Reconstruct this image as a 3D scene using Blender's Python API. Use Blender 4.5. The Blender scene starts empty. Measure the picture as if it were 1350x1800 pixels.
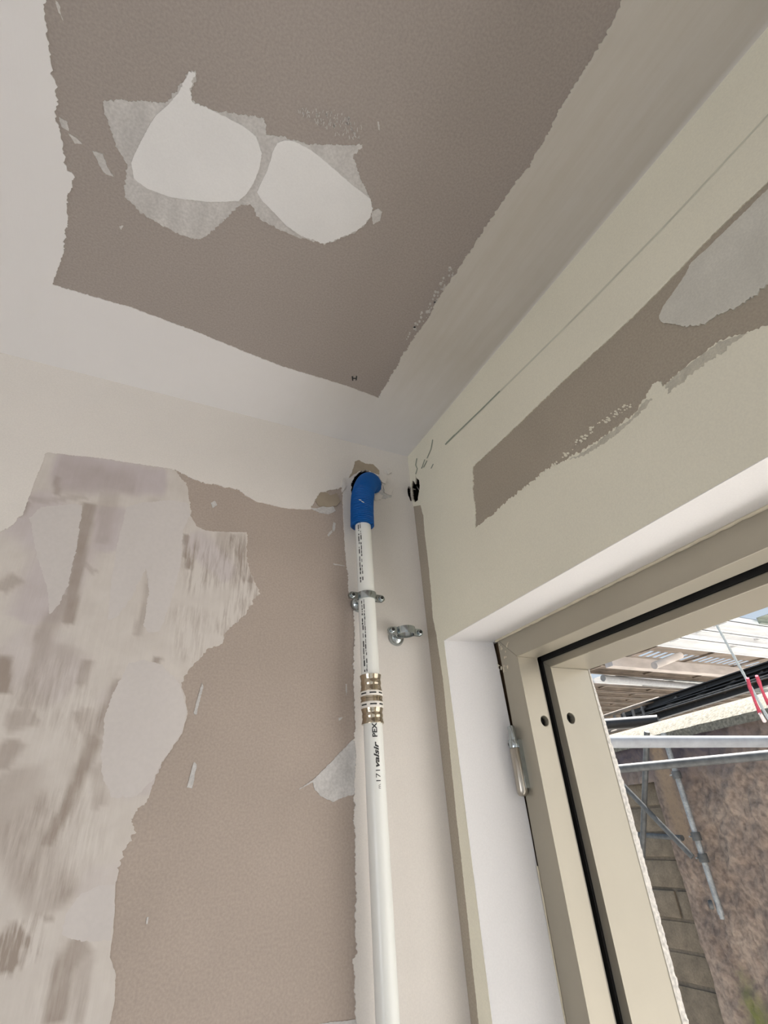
import bpy, bmesh, math, random
import numpy as np
from mathutils import Vector, Matrix, noise
from mathutils.geometry import delaunay_2d_cdt
random.seed(7)
PI = math.pi
scene = bpy.context.scene
COL = scene.collection

# ------------------------------------------------------------------ camera
W, H, FPX = 1350.0, 1800.0, 907.355
CAM = Vector((-0.5606, -0.8841, 1.8137))
def rot(rx, ry, rz):
    return (Matrix.Rotation(rz, 3, 'Z') @ Matrix.Rotation(ry, 3, 'Y') @ Matrix.Rotation(rx, 3, 'X'))
R = rot(2.114455223, 0.064360481, -0.459247106)
cd = bpy.data.cameras.new('camera'); cam = bpy.data.objects.new('camera', cd); COL.objects.link(cam)
cam.matrix_world = Matrix.Translation(CAM) @ R.to_4x4()
cd.sensor_fit = 'VERTICAL'; cd.sensor_height = 36.0; cd.lens = 36.0 * FPX / H
cd.clip_start = 0.01; cd.clip_end = 200
scene.camera = cam
def ray(px, py): return R @ Vector(((px - W / 2) / FPX, -(py - H / 2) / FPX, -1.0))
def meet(px, py, axis, val):
    r = ray(px, py); return CAM + r * ((val - CAM[axis]) / r[axis])
def at(px, py, d): return CAM + ray(px, py) * d
ZC = 2.6                                                  # ceiling height

# ------------------------------------------------------------------ light
SKY = 0.85; SUN = 20.0; FILL_BACK = 2.0; FILL_SIDE = 36.0; FILL_RIGHT = 10.0
w = bpy.data.worlds.new('sky'); scene.world = w; w.use_nodes = True
nt = w.node_tree; bg = nt.nodes['Background']
tc = nt.nodes.new('ShaderNodeTexCoord'); sx = nt.nodes.new('ShaderNodeSeparateXYZ')
rp = nt.nodes.new('ShaderNodeValToRGB')
nt.links.new(tc.outputs['Generated'], sx.inputs[0]); nt.links.new(sx.outputs['Z'], rp.inputs[0])
rp.color_ramp.elements[0].position = 0.0; rp.color_ramp.elements[0].color = (0.78, 0.86, 0.93, 1)
rp.color_ramp.elements[1].position = 0.9; rp.color_ramp.elements[1].color = (0.42, 0.62, 0.92, 1)
nt.links.new(rp.outputs[0], bg.inputs[0]); bg.inputs[1].default_value = SKY
sd = bpy.data.lights.new('sun', 'SUN'); sd.energy = SUN; sd.angle = math.radians(1.0); sd.color = (1, .97, .94)
so = bpy.data.objects.new('sun', sd); COL.objects.link(so)
so.rotation_euler = Vector((.25, .30, .92)).to_track_quat('Z', 'Y').to_euler(); so.location = (6, 6, 12)
def fill_lamp(name, loc, tgt, sx_, sy_, power, color):
    d = bpy.data.lights.new(name, 'AREA'); d.shape = 'RECTANGLE'; d.size = sx_; d.size_y = sy_; d.energy = power; d.color = color
    o = bpy.data.objects.new(name, d); COL.objects.link(o); o.location = loc
    o.rotation_euler = (Vector(loc) - Vector(tgt)).to_track_quat('Z', 'Y').to_euler()
fill_lamp('fill_lamp_back', (-1.7, -4.12, 1.45), (-1.7, -2.2, 0), 2.2, 1.9, FILL_BACK, (1.0, .95, .88))  # unseen fill lamp added behind the camera
fill_lamp('fill_lamp_side', (-3.32, -2.0, 1.35), (-1.6, -2.0, 0), 1.8, 1.8, FILL_SIDE, (.95, .95, 1.0))  # added fill lamp at an unseen side opening, lifts the right wall
fill_lamp('fill_lamp_right', (.10, -2.9, 1.25), (-1.4, -2.5, 0), 1.7, 2.0, FILL_RIGHT, (1.0, .98, .95))  # added fill lamp at an unseen opening further along the right wall
vs = scene.view_settings
vs.view_transform = 'Standard'; vs.look = 'None'; vs.gamma = 1.0; vs.use_curve_mapping = False; vs.exposure = 0.0

# ------------------------------------------------------------------ materials
def ramp(nt, fac, stops):
    r = nt.nodes.new('ShaderNodeValToRGB'); e = r.color_ramp.elements
    while len(e) < len(stops): e.new(0.5)
    for k, (p, c) in enumerate(stops):
        e[k].position = p; e[k].color = tuple(c) + (1,)
    nt.links.new(fac, r.inputs[0]); return r.outputs[0]
def mk(name, col, rough=.8, metal=0.0, var=.06, scale=12., fine=0., fine_scale=400., bump=0., bump_scale=300., stretch=(1, 1, 1), spec=.5):
    m = bpy.data.materials.new(name); m.use_nodes = True; nt = m.node_tree; b = nt.nodes['Principled BSDF']
    b.inputs['Roughness'].default_value = rough; b.inputs['Metallic'].default_value = metal
    b.inputs['Specular IOR Level'].default_value = spec
    tc = nt.nodes.new('ShaderNodeTexCoord'); mp = nt.nodes.new('ShaderNodeMapping'); mp.inputs['Scale'].default_value = stretch
    nt.links.new(tc.outputs['Object'], mp.inputs[0])
    n = nt.nodes.new('ShaderNodeTexNoise'); n.inputs['Scale'].default_value = scale; n.inputs['Detail'].default_value = 5
    nt.links.new(mp.outputs[0], n.inputs['Vector'])
    c = Vector(col)
    out = ramp(nt, n.outputs[0], [(.3, tuple(c * (1 - var))), (.7, tuple(c * (1 + var)))])
    if fine:
        f = nt.nodes.new('ShaderNodeTexNoise'); f.inputs['Scale'].default_value = fine_scale; f.inputs['Detail'].default_value = 2
        nt.links.new(tc.outputs['Object'], f.inputs['Vector'])
        g = ramp(nt, f.outputs[0], [(.3, (1 - fine,) * 3), (.7, (1 + fine,) * 3)])
        mx = nt.nodes.new('ShaderNodeMix'); mx.data_type = 'RGBA'; mx.blend_type = 'MULTIPLY'; mx.inputs[0].default_value = 1
        nt.links.new(out, mx.inputs[6]); nt.links.new(g, mx.inputs[7]); out = mx.outputs[2]
    nt.links.new(out, b.inputs['Base Color'])
    if bump:
        bn = nt.nodes.new('ShaderNodeTexNoise'); bn.inputs['Scale'].default_value = bump_scale; bn.inputs['Detail'].default_value = 4
        nt.links.new(mp.outputs[0], bn.inputs['Vector'])
        bp = nt.nodes.new('ShaderNodeBump'); bp.inputs['Strength'].default_value = bump; bp.inputs['Distance'].default_value = .002
        nt.links.new(bn.outputs[0], bp.inputs['Height']); nt.links.new(bp.outputs[0], b.inputs['Normal'])
    m['out'] = 0
    return m
M = {}
M['board_ceiling'] = mk('plasterboard_paper_ceiling', (.345, .305, .280), .95, var=.035, scale=3, fine=.09, fine_scale=330, bump=.06)
M['board_left'] = mk('plasterboard_paper_left', (.40, .335, .288), .95, var=.05, scale=6, fine=.08, fine_scale=300, bump=.06)
M['board_right'] = mk('plasterboard_paper_right', (.395, .345, .275), .95, var=.04, scale=8, fine=.08, fine_scale=330, bump=.06)
M['skim_ceiling'] = mk('joint_compound_ceiling', (.745, .73, .725), .85, var=.03, scale=2.5, fine=.03, bump=.05, bump_scale=120)
M['skim_left'] = mk('joint_compound_left', (.70, .66, .615), .85, var=.035, scale=5, fine=.03, bump=.08, bump_scale=90)
M['skim_right'] = mk('joint_compound_right', (.80, .765, .63), .85, var=.03, scale=5, fine=.03, bump=.06, bump_scale=90)
M['skim_thin'] = mk('thin_joint_compound', (.53, .515, .50), .9, var=.10, scale=40, fine=.10, fine_scale=260, stretch=(1, .25, 1))
M['skim_white'] = mk('fresh_filler', (.74, .735, .73), .85, var=.03, scale=14, fine=.02)
M['skim_grey'] = mk('grey_filler_right', (.62, .60, .53), .88, var=.06, scale=20, fine=.05)
M['skim_greyer'] = mk('scraped_filler_right', (.54, .51, .42), .9, var=.12, scale=60, fine=.08)
M['tape_brown'] = mk('torn_paper', (.36, .30, .225), .95, var=.08, scale=40)
M['pencil'] = mk('pencil_line', (.30, .33, .26), .9, var=.1, scale=200)
M['faint'] = mk('faint_tape_edge', (.62, .61, .50), .9, var=.08, scale=30)
M['dark'] = mk('hole_shade', (.006, .005, .004), 1.0, var=.2, spec=0.)  # near-black colour gives the holes in the walls their shade
M['brown_gap'] = mk('old_foam', (.10, .06, .03), .95, var=.3, scale=60)
M['frame'] = mk('olive_grey_paint', (.385, .352, .285), .38, .42, var=.03, scale=8, bump=.02, spec=.4)
M['bead'] = mk('sealant', (.62, .56, .43), .7, var=.08, scale=60)
M['dark_fill'] = mk('black_fill', (.006, .006, .006), .7, var=.1)  # near-black: grub screw, and painted shade in frame gap, screw holes, sockets
M['plaster_rough'] = mk('rough_white_plaster', (.66, .62, .56), .9, var=.25, scale=160, bump=.6, bump_scale=220)
M['reveal'] = mk('reveal_plaster', (.725, .71, .70), .8, var=.02, scale=4, fine=.02, bump=.04)
M['pipe'] = mk('white_multilayer_pipe', (.77, .775, .735), .24, var=.015, scale=8)
M['print'] = mk('black_print', (.03, .03, .03), .6, var=.1)
M['blue'] = mk('blue_corrugated_plastic', (.0, .085, .33), .45, var=.05, scale=20, spec=.25)
M['bronze'] = mk('press_sleeve_steel', (.50, .43, .33), .16, 1.0, var=.06, scale=30)
M['white_ring'] = mk('white_plastic_ring', (.80, .76, .70), .4, var=.02)
M['zinc'] = mk('zinc_plated_steel', (.42, .46, .47), .18, 1.0, var=.12, scale=90)
M['nickel'] = mk('satin_nickel', (.44, .41, .36), .30, 1.0, var=.04, scale=40)
M['galv'] = mk('galvanised_tube', (.34, .35, .345), .55, .35, var=.25, scale=25, fine=.15, fine_scale=120)
M['galv_bright'] = mk('clean_galvanised_tube', (.34, .35, .365), .5, .1, var=.1, scale=25)
M['galv_dull'] = mk('weathered_tube', (.12, .12, .115), .6, .3, var=.25, scale=30)
M['deck_bright'] = mk('galvanised_deck', (.80, .81, .82), .5, .0, var=.08, scale=12, stretch=(.3, 1, 1))
M['deck_brown'] = mk('dirty_deck', (.225, .185, .15), .8, .0, var=.3, scale=14, stretch=(.3, 1, 1))
M['deck_pink'] = mk('dusty_beam', (.52, .465, .43), .7, .0, var=.15, scale=14, stretch=(.3, 1, 1))
M['toe'] = mk('green_grey_deck', (.30, .34, .30), .7, var=.1)
M['black_steel'] = mk('black_girder_steel', (.020, .020, .022), .5, .0, var=.3, scale=30)
M['grey_steel'] = mk('grey_girder_steel', (.20, .195, .19), .6, .2, var=.3, scale=30)
M['rope'] = mk('white_rope', (.62, .64, .60), .9, var=.15, scale=200)
M['red'] = mk('red_strap', (.48, .05, .09), .7, var=.12, scale=60)
M['white_strap'] = mk('pale_strap', (.75, .62, .60), .7, var=.1, scale=60)
M['floor'] = mk('screed_floor', (.50, .48, .45), .85, var=.1, scale=4, bump=.1)
M['wall_other'] = mk('painted_wall', (.68, .64, .58), .85, var=.03, scale=4)
M['block'] = mk('stone_block', (.19, .152, .108), .95, var=.20, scale=14, fine=.12, fine_scale=90, bump=.7, bump_scale=60)
M['mortar'] = mk('mortar', (.15, .122, .09), .95, var=.2, scale=40, bump=.5, bump_scale=90)
M['coping'] = mk('pale_sun_cap', (.17, .155, .12), .95, var=.35, scale=55, fine=.25, fine_scale=70, bump=.8, bump_scale=60)  # for the cap that stands in for the yard wall's sunlit top edge
M['bounce_surface'] = mk('pale_bounce', (.72, .705, .685), .9, var=.06, scale=5)
M['ground'] = mk('pale_yard_ground', (.52, .49, .44), .95, var=.15, scale=2)

def smear_material(name, board, comp, lav, mottle=.55, streak=3.2, rot_=(0, math.radians(-9), 0), stretch=(1, 1, .10)):
    m = bpy.data.materials.new(name); m.use_nodes = True; nt = m.node_tree; b = nt.nodes['Principled BSDF']
    b.inputs['Roughness'].default_value = .88
    at_ = nt.nodes.new('ShaderNodeAttribute'); at_.attribute_name = 'thin'
    at2 = nt.nodes.new('ShaderNodeAttribute'); at2.attribute_name = 'dry'
    at3 = nt.nodes.new('ShaderNodeAttribute'); at3.attribute_name = 'lilac'
    tc = nt.nodes.new('ShaderNodeTexCoord'); mp = nt.nodes.new('ShaderNodeMapping')
    mp.inputs['Rotation'].default_value = rot_; mp.inputs['Scale'].default_value = stretch
    nt.links.new(tc.outputs['Object'], mp.inputs[0])
    n = nt.nodes.new('ShaderNodeTexNoise'); n.inputs['Scale'].default_value = 190; n.inputs['Detail'].default_value = 4; n.inputs['Roughness'].default_value = .65
    nt.links.new(mp.outputs[0], n.inputs['Vector'])
    n2 = nt.nodes.new('ShaderNodeTexNoise'); n2.inputs['Scale'].default_value = 28; n2.inputs['Detail'].default_value = 6
    nt.links.new(tc.outputs['Object'], n2.inputs['Vector'])
    def math_(op, a, bb, clamp=False):
        k = nt.nodes.new('ShaderNodeMath'); k.operation = op; k.use_clamp = clamp
        for i, v in enumerate((a, bb)):
            if isinstance(v, (int, float)): k.inputs[i].default_value = v
            else: nt.links.new(v, k.inputs[i])
        return k.outputs[0]
    st = math_('MULTIPLY', math_('SUBTRACT', n.outputs[0], .47), streak)
    st = math_('MULTIPLY', st, math_('ADD', math_('MULTIPLY', at2.outputs['Fac'], .9), .07))
    mo = math_('MULTIPLY', math_('SUBTRACT', n2.outputs[0], .5), mottle)
    t = math_('ADD', math_('ADD', at_.outputs['Fac'], st), mo, True)
    mix = nt.nodes.new('ShaderNodeMix'); mix.data_type = 'RGBA'
    mix.inputs[6].default_value = comp + (1,); mix.inputs[7].default_value = lav + (1,); nt.links.new(at3.outputs['Fac'], mix.inputs[0])
    mix2 = nt.nodes.new('ShaderNodeMix'); mix2.data_type = 'RGBA'
    nt.links.new(t, mix2.inputs[0]); nt.links.new(mix.outputs[2], mix2.inputs[6]); mix2.inputs[7].default_value = board + (1,)
    nt.links.new(mix2.outputs[2], b.inputs['Base Color'])
    bp = nt.nodes.new('ShaderNodeBump'); bp.inputs['Strength'].default_value = .12; bp.inputs['Distance'].default_value = .002
    nt.links.new(n.outputs[0], bp.inputs['Height']); nt.links.new(bp.outputs[0], b.inputs['Normal'])
    return m
M['lobe'] = mk('pale_skim_lobe', (.59, .55, .525), .88, var=.05, scale=7, fine=.02, fine_scale=160, stretch=(1, 1, .35))
M['smear'] = smear_material('trowelled_skim', (.33, .275, .235), (.62, .575, .53), (.52, .465, .47))

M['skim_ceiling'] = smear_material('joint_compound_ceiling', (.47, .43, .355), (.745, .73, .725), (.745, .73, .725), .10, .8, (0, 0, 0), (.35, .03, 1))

def roughcast_material():
    m = bpy.data.materials.new('roughcast_render'); m.use_nodes = True; nt = m.node_tree; b = nt.nodes['Principled BSDF']
    b.inputs['Roughness'].default_value = .95
    tc = nt.nodes.new('ShaderNodeTexCoord')
    n = nt.nodes.new('ShaderNodeTexNoise'); n.inputs['Scale'].default_value = 3.2; n.inputs['Detail'].default_value = 8; n.inputs['Roughness'].default_value = .62
    nt.links.new(tc.outputs['Object'], n.inputs['Vector'])
    base = ramp(nt, n.outputs[0], [(.28, (.17, .125, .10)), (.5, (.27, .205, .16)), (.72, (.36, .28, .215))])
    f = nt.nodes.new('ShaderNodeTexNoise'); f.inputs['Scale'].default_value = 34; f.inputs['Detail'].default_value = 5
    nt.links.new(tc.outputs['Object'], f.inputs['Vector'])
    g = ramp(nt, f.outputs[0], [(.32, (.62, .60, .60)), (.62, (1.12, 1.1, 1.08))])
    mu = nt.nodes.new('ShaderNodeMix'); mu.data_type = 'RGBA'; mu.blend_type = 'MULTIPLY'; mu.inputs[0].default_value = 1
    nt.links.new(base, mu.inputs[6]); nt.links.new(g, mu.inputs[7]); cur = mu.outputs[2]
    for attr, col in (('moss', (.15, .15, .045)), ('dark_top', (.085, .068, .078)), ('tan', (.30, .21, .135))):
        a = nt.nodes.new('ShaderNodeAttribute'); a.attribute_name = attr
        k = nt.nodes.new('ShaderNodeMath'); k.operation = 'MULTIPLY_ADD'; k.use_clamp = True
        nt.links.new(f.outputs[0], k.inputs[0]); k.inputs[1].default_value = 1.2
        s = nt.nodes.new('ShaderNodeMath'); s.operation = 'MULTIPLY_ADD'; nt.links.new(a.outputs['Fac'], s.inputs[0]); s.inputs[1].default_value = 1.6; s.inputs[2].default_value = -1.25
        nt.links.new(s.outputs[0], k.inputs[2])
        mx = nt.nodes.new('ShaderNodeMix'); mx.data_type = 'RGBA'; nt.links.new(k.outputs[0], mx.inputs[0]); nt.links.new(cur, mx.inputs[6])
        mx.inputs[7].default_value = col + (1,); cur = mx.outputs[2]
    nt.links.new(cur, b.inputs['Base Color'])
    bp = nt.nodes.new('ShaderNodeBump'); bp.inputs['Strength'].default_value = .5; bp.inputs['Distance'].default_value = .012
    nt.links.new(f.outputs[0], bp.inputs['Height']); nt.links.new(bp.outputs[0], b.inputs['Normal'])
    return m
M['roughcast'] = roughcast_material()

# ------------------------------------------------------------------ helpers
def tag(o, label=None, cat=None, group=None, kind=None):
    if label: o['label'] = label
    if cat: o['category'] = cat
    if group: o['group'] = group
    if kind: o['kind'] = kind
    return o
def empty(name, loc):
    o = bpy.data.objects.new(name, None); COL.objects.link(o); o.location = loc; o.empty_display_size = .05; return o
def obj(name, bm, mat, parent=None, smooth=False, label=None):
    bmesh.ops.recalc_face_normals(bm, faces=bm.faces) if smooth else None
    me = bpy.data.meshes.new(name); bm.to_mesh(me); bm.free(); me.materials.append(mat)
    if smooth:
        for p in me.polygons: p.use_smooth = True
        me.set_sharp_from_angle(angle=math.radians(40))
    o = bpy.data.objects.new(name, me); COL.objects.link(o)
    if parent is not None:
        o.parent = parent; t = parent; off = Vector()
        while t is not None: off += t.location; t = t.parent
        o.location = -off
        # keep vertex data in world coordinates: the parent chain carries only translations
    if label: o['label'] = label
    return o
def box(bm, a, b):
    x0, y0, z0 = a; x1, y1, z1 = b
    v = [bm.verts.new(p) for p in ((x0, y0, z0), (x1, y0, z0), (x1, y1, z0), (x0, y1, z0), (x0, y0, z1), (x1, y0, z1), (x1, y1, z1), (x0, y1, z1))]
    for f in ((3, 2, 1, 0), (4, 5, 6, 7), (0, 1, 5, 4), (1, 2, 6, 5), (2, 3, 7, 6), (3, 0, 4, 7)): bm.faces.new([v[i] for i in f])
def bx(a, b): bm = bmesh.new(); box(bm, a, b); return bm
def hexa(bm, p, skip=()):
    v = [bm.verts.new(q) for q in p]
    for k, f in enumerate(((3, 2, 1, 0), (4, 5, 6, 7), (0, 1, 5, 4), (1, 2, 6, 5), (2, 3, 7, 6), (3, 0, 4, 7))):
        if k not in skip: bm.faces.new([v[i] for i in f])
def frame_of(d):
    d = Vector(d).normalized(); a = Vector((0, 0, 1)) if abs(d.z) < .9 else Vector((1, 0, 0))
    u = d.cross(a).normalized(); return u, d.cross(u).normalized()
def tube(bm, pts, rad, seg=20, caps=True):
    pts = [Vector(p) for p in pts]; rad = rad if isinstance(rad, (list, tuple)) else [rad] * len(pts)
    rings = []; u = None
    for i, p in enumerate(pts):
        d = (pts[min(i + 1, len(pts) - 1)] - pts[max(i - 1, 0)]).normalized()
        if u is None: u, v = frame_of(d)
        else:
            u = (u - d * u.dot(d)).normalized(); v = d.cross(u)
        rings.append([bm.verts.new(p + (u * math.cos(2 * PI * k / seg) + v * math.sin(2 * PI * k / seg)) * rad[i]) for k in range(seg)])
    for a, b in zip(rings, rings[1:]):
        for k in range(seg): bm.faces.new((a[k], a[(k + 1) % seg], b[(k + 1) % seg], b[k]))
    if caps: bm.faces.new(rings[0][::-1]); bm.faces.new(rings[-1])
def lathe(bm, origin, axis, prof, seg=32):
    """prof: (radius, distance along axis)"""
    o = Vector(origin); d = Vector(axis).normalized(); u, v = frame_of(d); rings = []
    for r, t in prof:
        rings.append([bm.verts.new(o + d * t + (u * math.cos(2 * PI * k / seg) + v * math.sin(2 * PI * k / seg)) * max(r, 1e-5)) for k in range(seg)])
    for a, b in zip(rings, rings[1:]):
        for k in range(seg): bm.faces.new((a[k], a[(k + 1) % seg], b[(k + 1) % seg], b[k]))
    bmesh.ops.remove_doubles(bm, verts=bm.verts, dist=2e-5)
def inside(poly, P):
    poly = np.asarray(poly, float); x, y = P[:, 0], P[:, 1]; c = np.zeros(len(P), bool)
    x1, y1 = poly[:, 0], poly[:, 1]; x2, y2 = np.roll(x1, -1), np.roll(y1, -1)
    for a, b, e, f in zip(x1, y1, x2, y2):
        if b == f: continue
        k = (b > y) != (f > y); c ^= k & (x < (e - a) * (y - b) / (f - b) + a)
    return c
def fr(p, seed):
    a = noise.noise(Vector((p[0] * 30, p[1] * 30, seed))); b = noise.noise(Vector((p[0] * 95, p[1] * 95, seed + 7)))
    c = noise.noise(Vector((p[0] * 260, p[1] * 260, seed + 3))); d = noise.noise(Vector((p[0] * 620, p[1] * 620, seed + 5))); return a * 1.1 + b * 1.1 + c * 1.2 + d * 1.0
def ragged(poly, amp=.002, step=.0025, seed=0.):
    step *= .62
    """poly vertices (u, v) or (u, v, k): the segment after that vertex has its raggedness scaled by k (0 keeps it straight)"""
    out = []; n = len(poly)
    for i in range(n):
        p, q = poly[i], poly[(i + 1) % n]; k = p[2] if len(p) > 2 else 1.0
        d = Vector((q[0] - p[0], q[1] - p[1])); L = d.length
        if L < 1e-6: continue
        if k == 0: out.append((p[0], p[1])); continue
        m = max(1, int(L / step)); nn = Vector((-d.y, d.x)) / L
        for j in range(m):
            t = j / m; x = p[0] + d.x * t; y = p[1] + d.y * t; s = amp * k * fr((x, y), seed)
            out.append((x + nn.x * s, y + nn.y * s))
    return out
MAPS = {'left': lambda u, v, n: Vector((u, -n, v)), 'right': lambda u, v, n: Vector((-n, u, v)), 'ceil': lambda u, v, n: Vector((u, v, ZC - n))}
NRM = {'left': Vector((0, -1, 0)), 'right': Vector((-1, 0, 0)), 'ceil': Vector((0, 0, -1))}
def sheet(bm, outline, holes, mp, nrm, n_front, n_back, n_hole=None, grid=None):
    """a thin plate: front face at n_front with clean holes, edges folded back to n_back (outer rim) and n_hole (hole rims)"""
    pts, edges = [], []
    for loop in [outline] + list(holes):
        s = len(pts); pts += [Vector((p[0], p[1])) for p in loop]
        edges += [(s + i, s + (i + 1) % len(loop)) for i in range(len(loop))]
    if grid:
        o = np.array([p[:2] for p in outline]); lo, hi = o.min(0), o.max(0)
        gx, gy = np.meshgrid(np.arange(lo[0], hi[0], grid), np.arange(lo[1], hi[1], grid)); G = np.stack([gx.ravel(), gy.ravel()], 1)
        G = G[inside(o, G)]
        for h in holes: G = G[~inside([p[:2] for p in h], G)]
        pts += [Vector((float(a), float(b))) for a, b in G]
    vs_, es_, fs_, _, _, _ = delaunay_2d_cdt(pts, edges, [], 0, 1e-7)
    V = np.array([(p.x, p.y) for p in vs_]); F = np.array([f for f in fs_ if len(f) == 3]); ce = V[F].mean(1)
    ok = inside([p[:2] for p in outline], ce)
    for h in holes: ok &= ~inside([p[:2] for p in h], ce)
    bv = {}
    def gv(i):
        if i not in bv: bv[i] = bm.verts.new(mp(V[i, 0], V[i, 1], n_front))
        return bv[i]
    cnt = {}
    for f in F[ok]:
        a, b, c = (mp(V[i, 0], V[i, 1], 0) for i in f)
        if (b - a).cross(c - a).dot(nrm) < 0: f = f[::-1]
        try: bm.faces.new([gv(i) for i in f])
        except ValueError: continue
        for i in range(3):
            e = (f[i], f[(i + 1) % 3]); k = (min(e), max(e)); cnt.setdefault(k, []).append(e)
    rim = [v[0] for v in cnt.values() if len(v) == 1]
    if n_hole is None: n_hole = n_back
    hole_pts = set()
    for h in holes:
        for p in h: hole_pts.add((round(p[0], 5), round(p[1], 5)))
    bk = {}
    def gb(i):
        if i not in bk:
            ish = (round(float(V[i, 0]), 5), round(float(V[i, 1]), 5)) in hole_pts
            bk[i] = bm.verts.new(mp(V[i, 0], V[i, 1], n_hole if ish else n_back))
        return bk[i]
    for a, b in rim:
        try: bm.faces.new((gv(b), gv(a), gb(a), gb(b)))
        except ValueError: pass
def sheet_obj(name, side, outline, holes, mat, parent, n_front, n_back, n_hole=None, grid=None, label=None):
    bm = bmesh.new(); sheet(bm, outline, holes, MAPS[side], NRM[side], n_front, n_back, n_hole, grid)
    return obj(name, bm, mat, parent, label=label)
def L_(px, py): p = meet(px, py, 1, 0.0); return (p.x, p.z)       # photograph point on the left wall
def R_(px, py): p = meet(px, py, 0, 0.0); return (p.y, p.z)       # ... on the right wall
def C_(px, py): p = meet(px, py, 2, ZC); return (p.x, p.y)        # ... on the ceiling
def P(fn, pts): return [fn(p[0], p[1]) + tuple(p[2:]) for p in pts]
def ellipse(c, a, b, n=24, jit=0., seed=0.):
    o = []
    for k in range(n):
        t = 2 * PI * k / n; j = 1 + jit * noise.noise(Vector((math.cos(t) * 2, math.sin(t) * 2, seed)))
        o.append((c[0] + a * j * math.cos(t), c[1] + b * j * math.sin(t)))
    return o

# ------------------------------------------------------------------ room shell
XL, YB = -3.4, -4.2                                       # far sides of the room
WY0, WY1, WZ0, WZ1 = -1.36, -.059, .90, 2.111             # window opening in the right wall
conduit_hole = ragged(P(L_, [(617, 867), (617, 852), (622, 840), (632, 831), (643, 828), (656, 832), (666, 840), (671, 851), (669, 861), (661, 868), (650, 873), (635, 876), (620, 876)]), .0016, .002, 3.)
drill = ellipse(L_(613, 940), .0042, .0042, 16)
notch = ragged([(-.0125, 2.482), (-.012, 2.500), (-.007, 2.508), (-.002, 2.504), (-.002, 2.468), (-.007, 2.464)], .0008, .002, 6.)
bm = bmesh.new()
sheet(bm, [(XL, 0), (0, 0), (0, ZC), (XL, ZC)], [conduit_hole, drill, notch], MAPS['left'], NRM['left'], 0, -.07, -.004)
box(bm, (XL - .2, .07, 0), (.28, .26, ZC + .1))
wall_left = obj('wall_left', bm, M['board_left']); tag(wall_left, kind='structure')
obj('cavity_shade', bx((-.30, .066, 2.28), (-.0, .069, 2.58)), M['dark'], wall_left)
bm = bx((-.04, .010, 2.42), (-.0005, .014, 2.58)); box(bm, (-.0016, .0044, 2.44), (-.0004, .012, 2.56)); obj('cavity_shade', bm, M['dark'], wall_left)

knock = ragged([(-.0022, 2.486), (-.0028, 2.505), (-.010, 2.519), (-.018, 2.512), (-.021, 2.503), (-.025, 2.510), (-.028, 2.524), (-.031, 2.514), (-.040, 2.505), (-.041, 2.488), (-.036, 2.474), (-.030, 2.466), (-.024, 2.455), (-.014, 2.456), (-.008, 2.462), (-.003, 2.470)], .0012, .002, 5.)
bm = bmesh.new()
sheet(bm, [(YB, 0), (0, 0), (0, ZC), (YB, ZC)], [knock, [(WY0, WZ0), (WY1, WZ0), (WY1, WZ1), (WY0, WZ1)], [(-3.9, .2), (-1.95, .2), (-1.95, 2.3), (-3.9, 2.3)]], MAPS['right'], NRM['right'], 0, -.07, -.003)  # last hole is an unseen opening added for the right fill lamp
for a, b in (((.07, WY1 + .005, 0), (.275, .07, ZC + .1)), ((.07, YB, 0), (.275, -3.9, ZC + .1)), ((.07, -3.9, 2.3), (.275, -1.95, ZC + .1)), ((.07, -3.9, 0), (.275, -1.95, .2)), ((.07, -1.95, 0), (.275, WY0 - .005, ZC + .1)), ((.07, WY0 - .005, WZ1 + .004), (.275, WY1 + .005, ZC + .1)), ((.07, WY0 - .005, 0), (.275, WY1 + .005, WZ0 - .004))): box(bm, a, b)
wall_right = obj('wall_right', bm, M['board_right']); tag(wall_right, kind='structure')
bm = bx((.010, -.075, 2.40), (.014, -.0005, 2.595)); box(bm, (.0034, -.0016, 2.44), (.012, -.0004, 2.56)); obj('cavity_shade', bm, M['dark'], wall_right)
bm = bmesh.new(); tube(bm, [(.009, -.010, 2.512), (.004, -.022, 2.494), (.006, -.034, 2.470)], .0012, 6)
obj('loose_wire', bm, M['zinc'], wall_right)

bm = bmesh.new(); box(bm, (XL - .2, YB - .2, ZC), (.27, .25, ZC + .12))
ceiling = obj('ceiling', bm, M['board_ceiling']); tag(ceiling, kind='structure')
floor = obj('floor', bx((XL - .2, YB - .2, -.15), (.275, .25, 0)), M['floor']); tag(floor, kind='structure')
bm = bmesh.new()      # back wall with its window opening
for a, b in (((XL, YB - .2, 0), (-2.9, YB, ZC)), ((-.5, YB - .2, 0), (.27, YB, ZC)), ((-2.9, YB - .2, 0), (-.5, YB, .45)), ((-2.9, YB - .2, 2.45), (-.5, YB, ZC))): box(bm, a, b)
tag(obj('wall_back', bm, M['wall_other']), kind='structure')
bm = bmesh.new()
for a, b in (((XL - .2, YB - .2, 0), (XL, -3.0, ZC)), ((XL - .2, -1.0, 0), (XL, .07, ZC)), ((XL - .2, -3.0, 0), (XL, -1.0, .4)), ((XL - .2, -3.0, 2.3), (XL, -1.0, ZC))): box(bm, a, b)
tag(obj('wall_side', bm, M['wall_other']), kind='structure')

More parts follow.
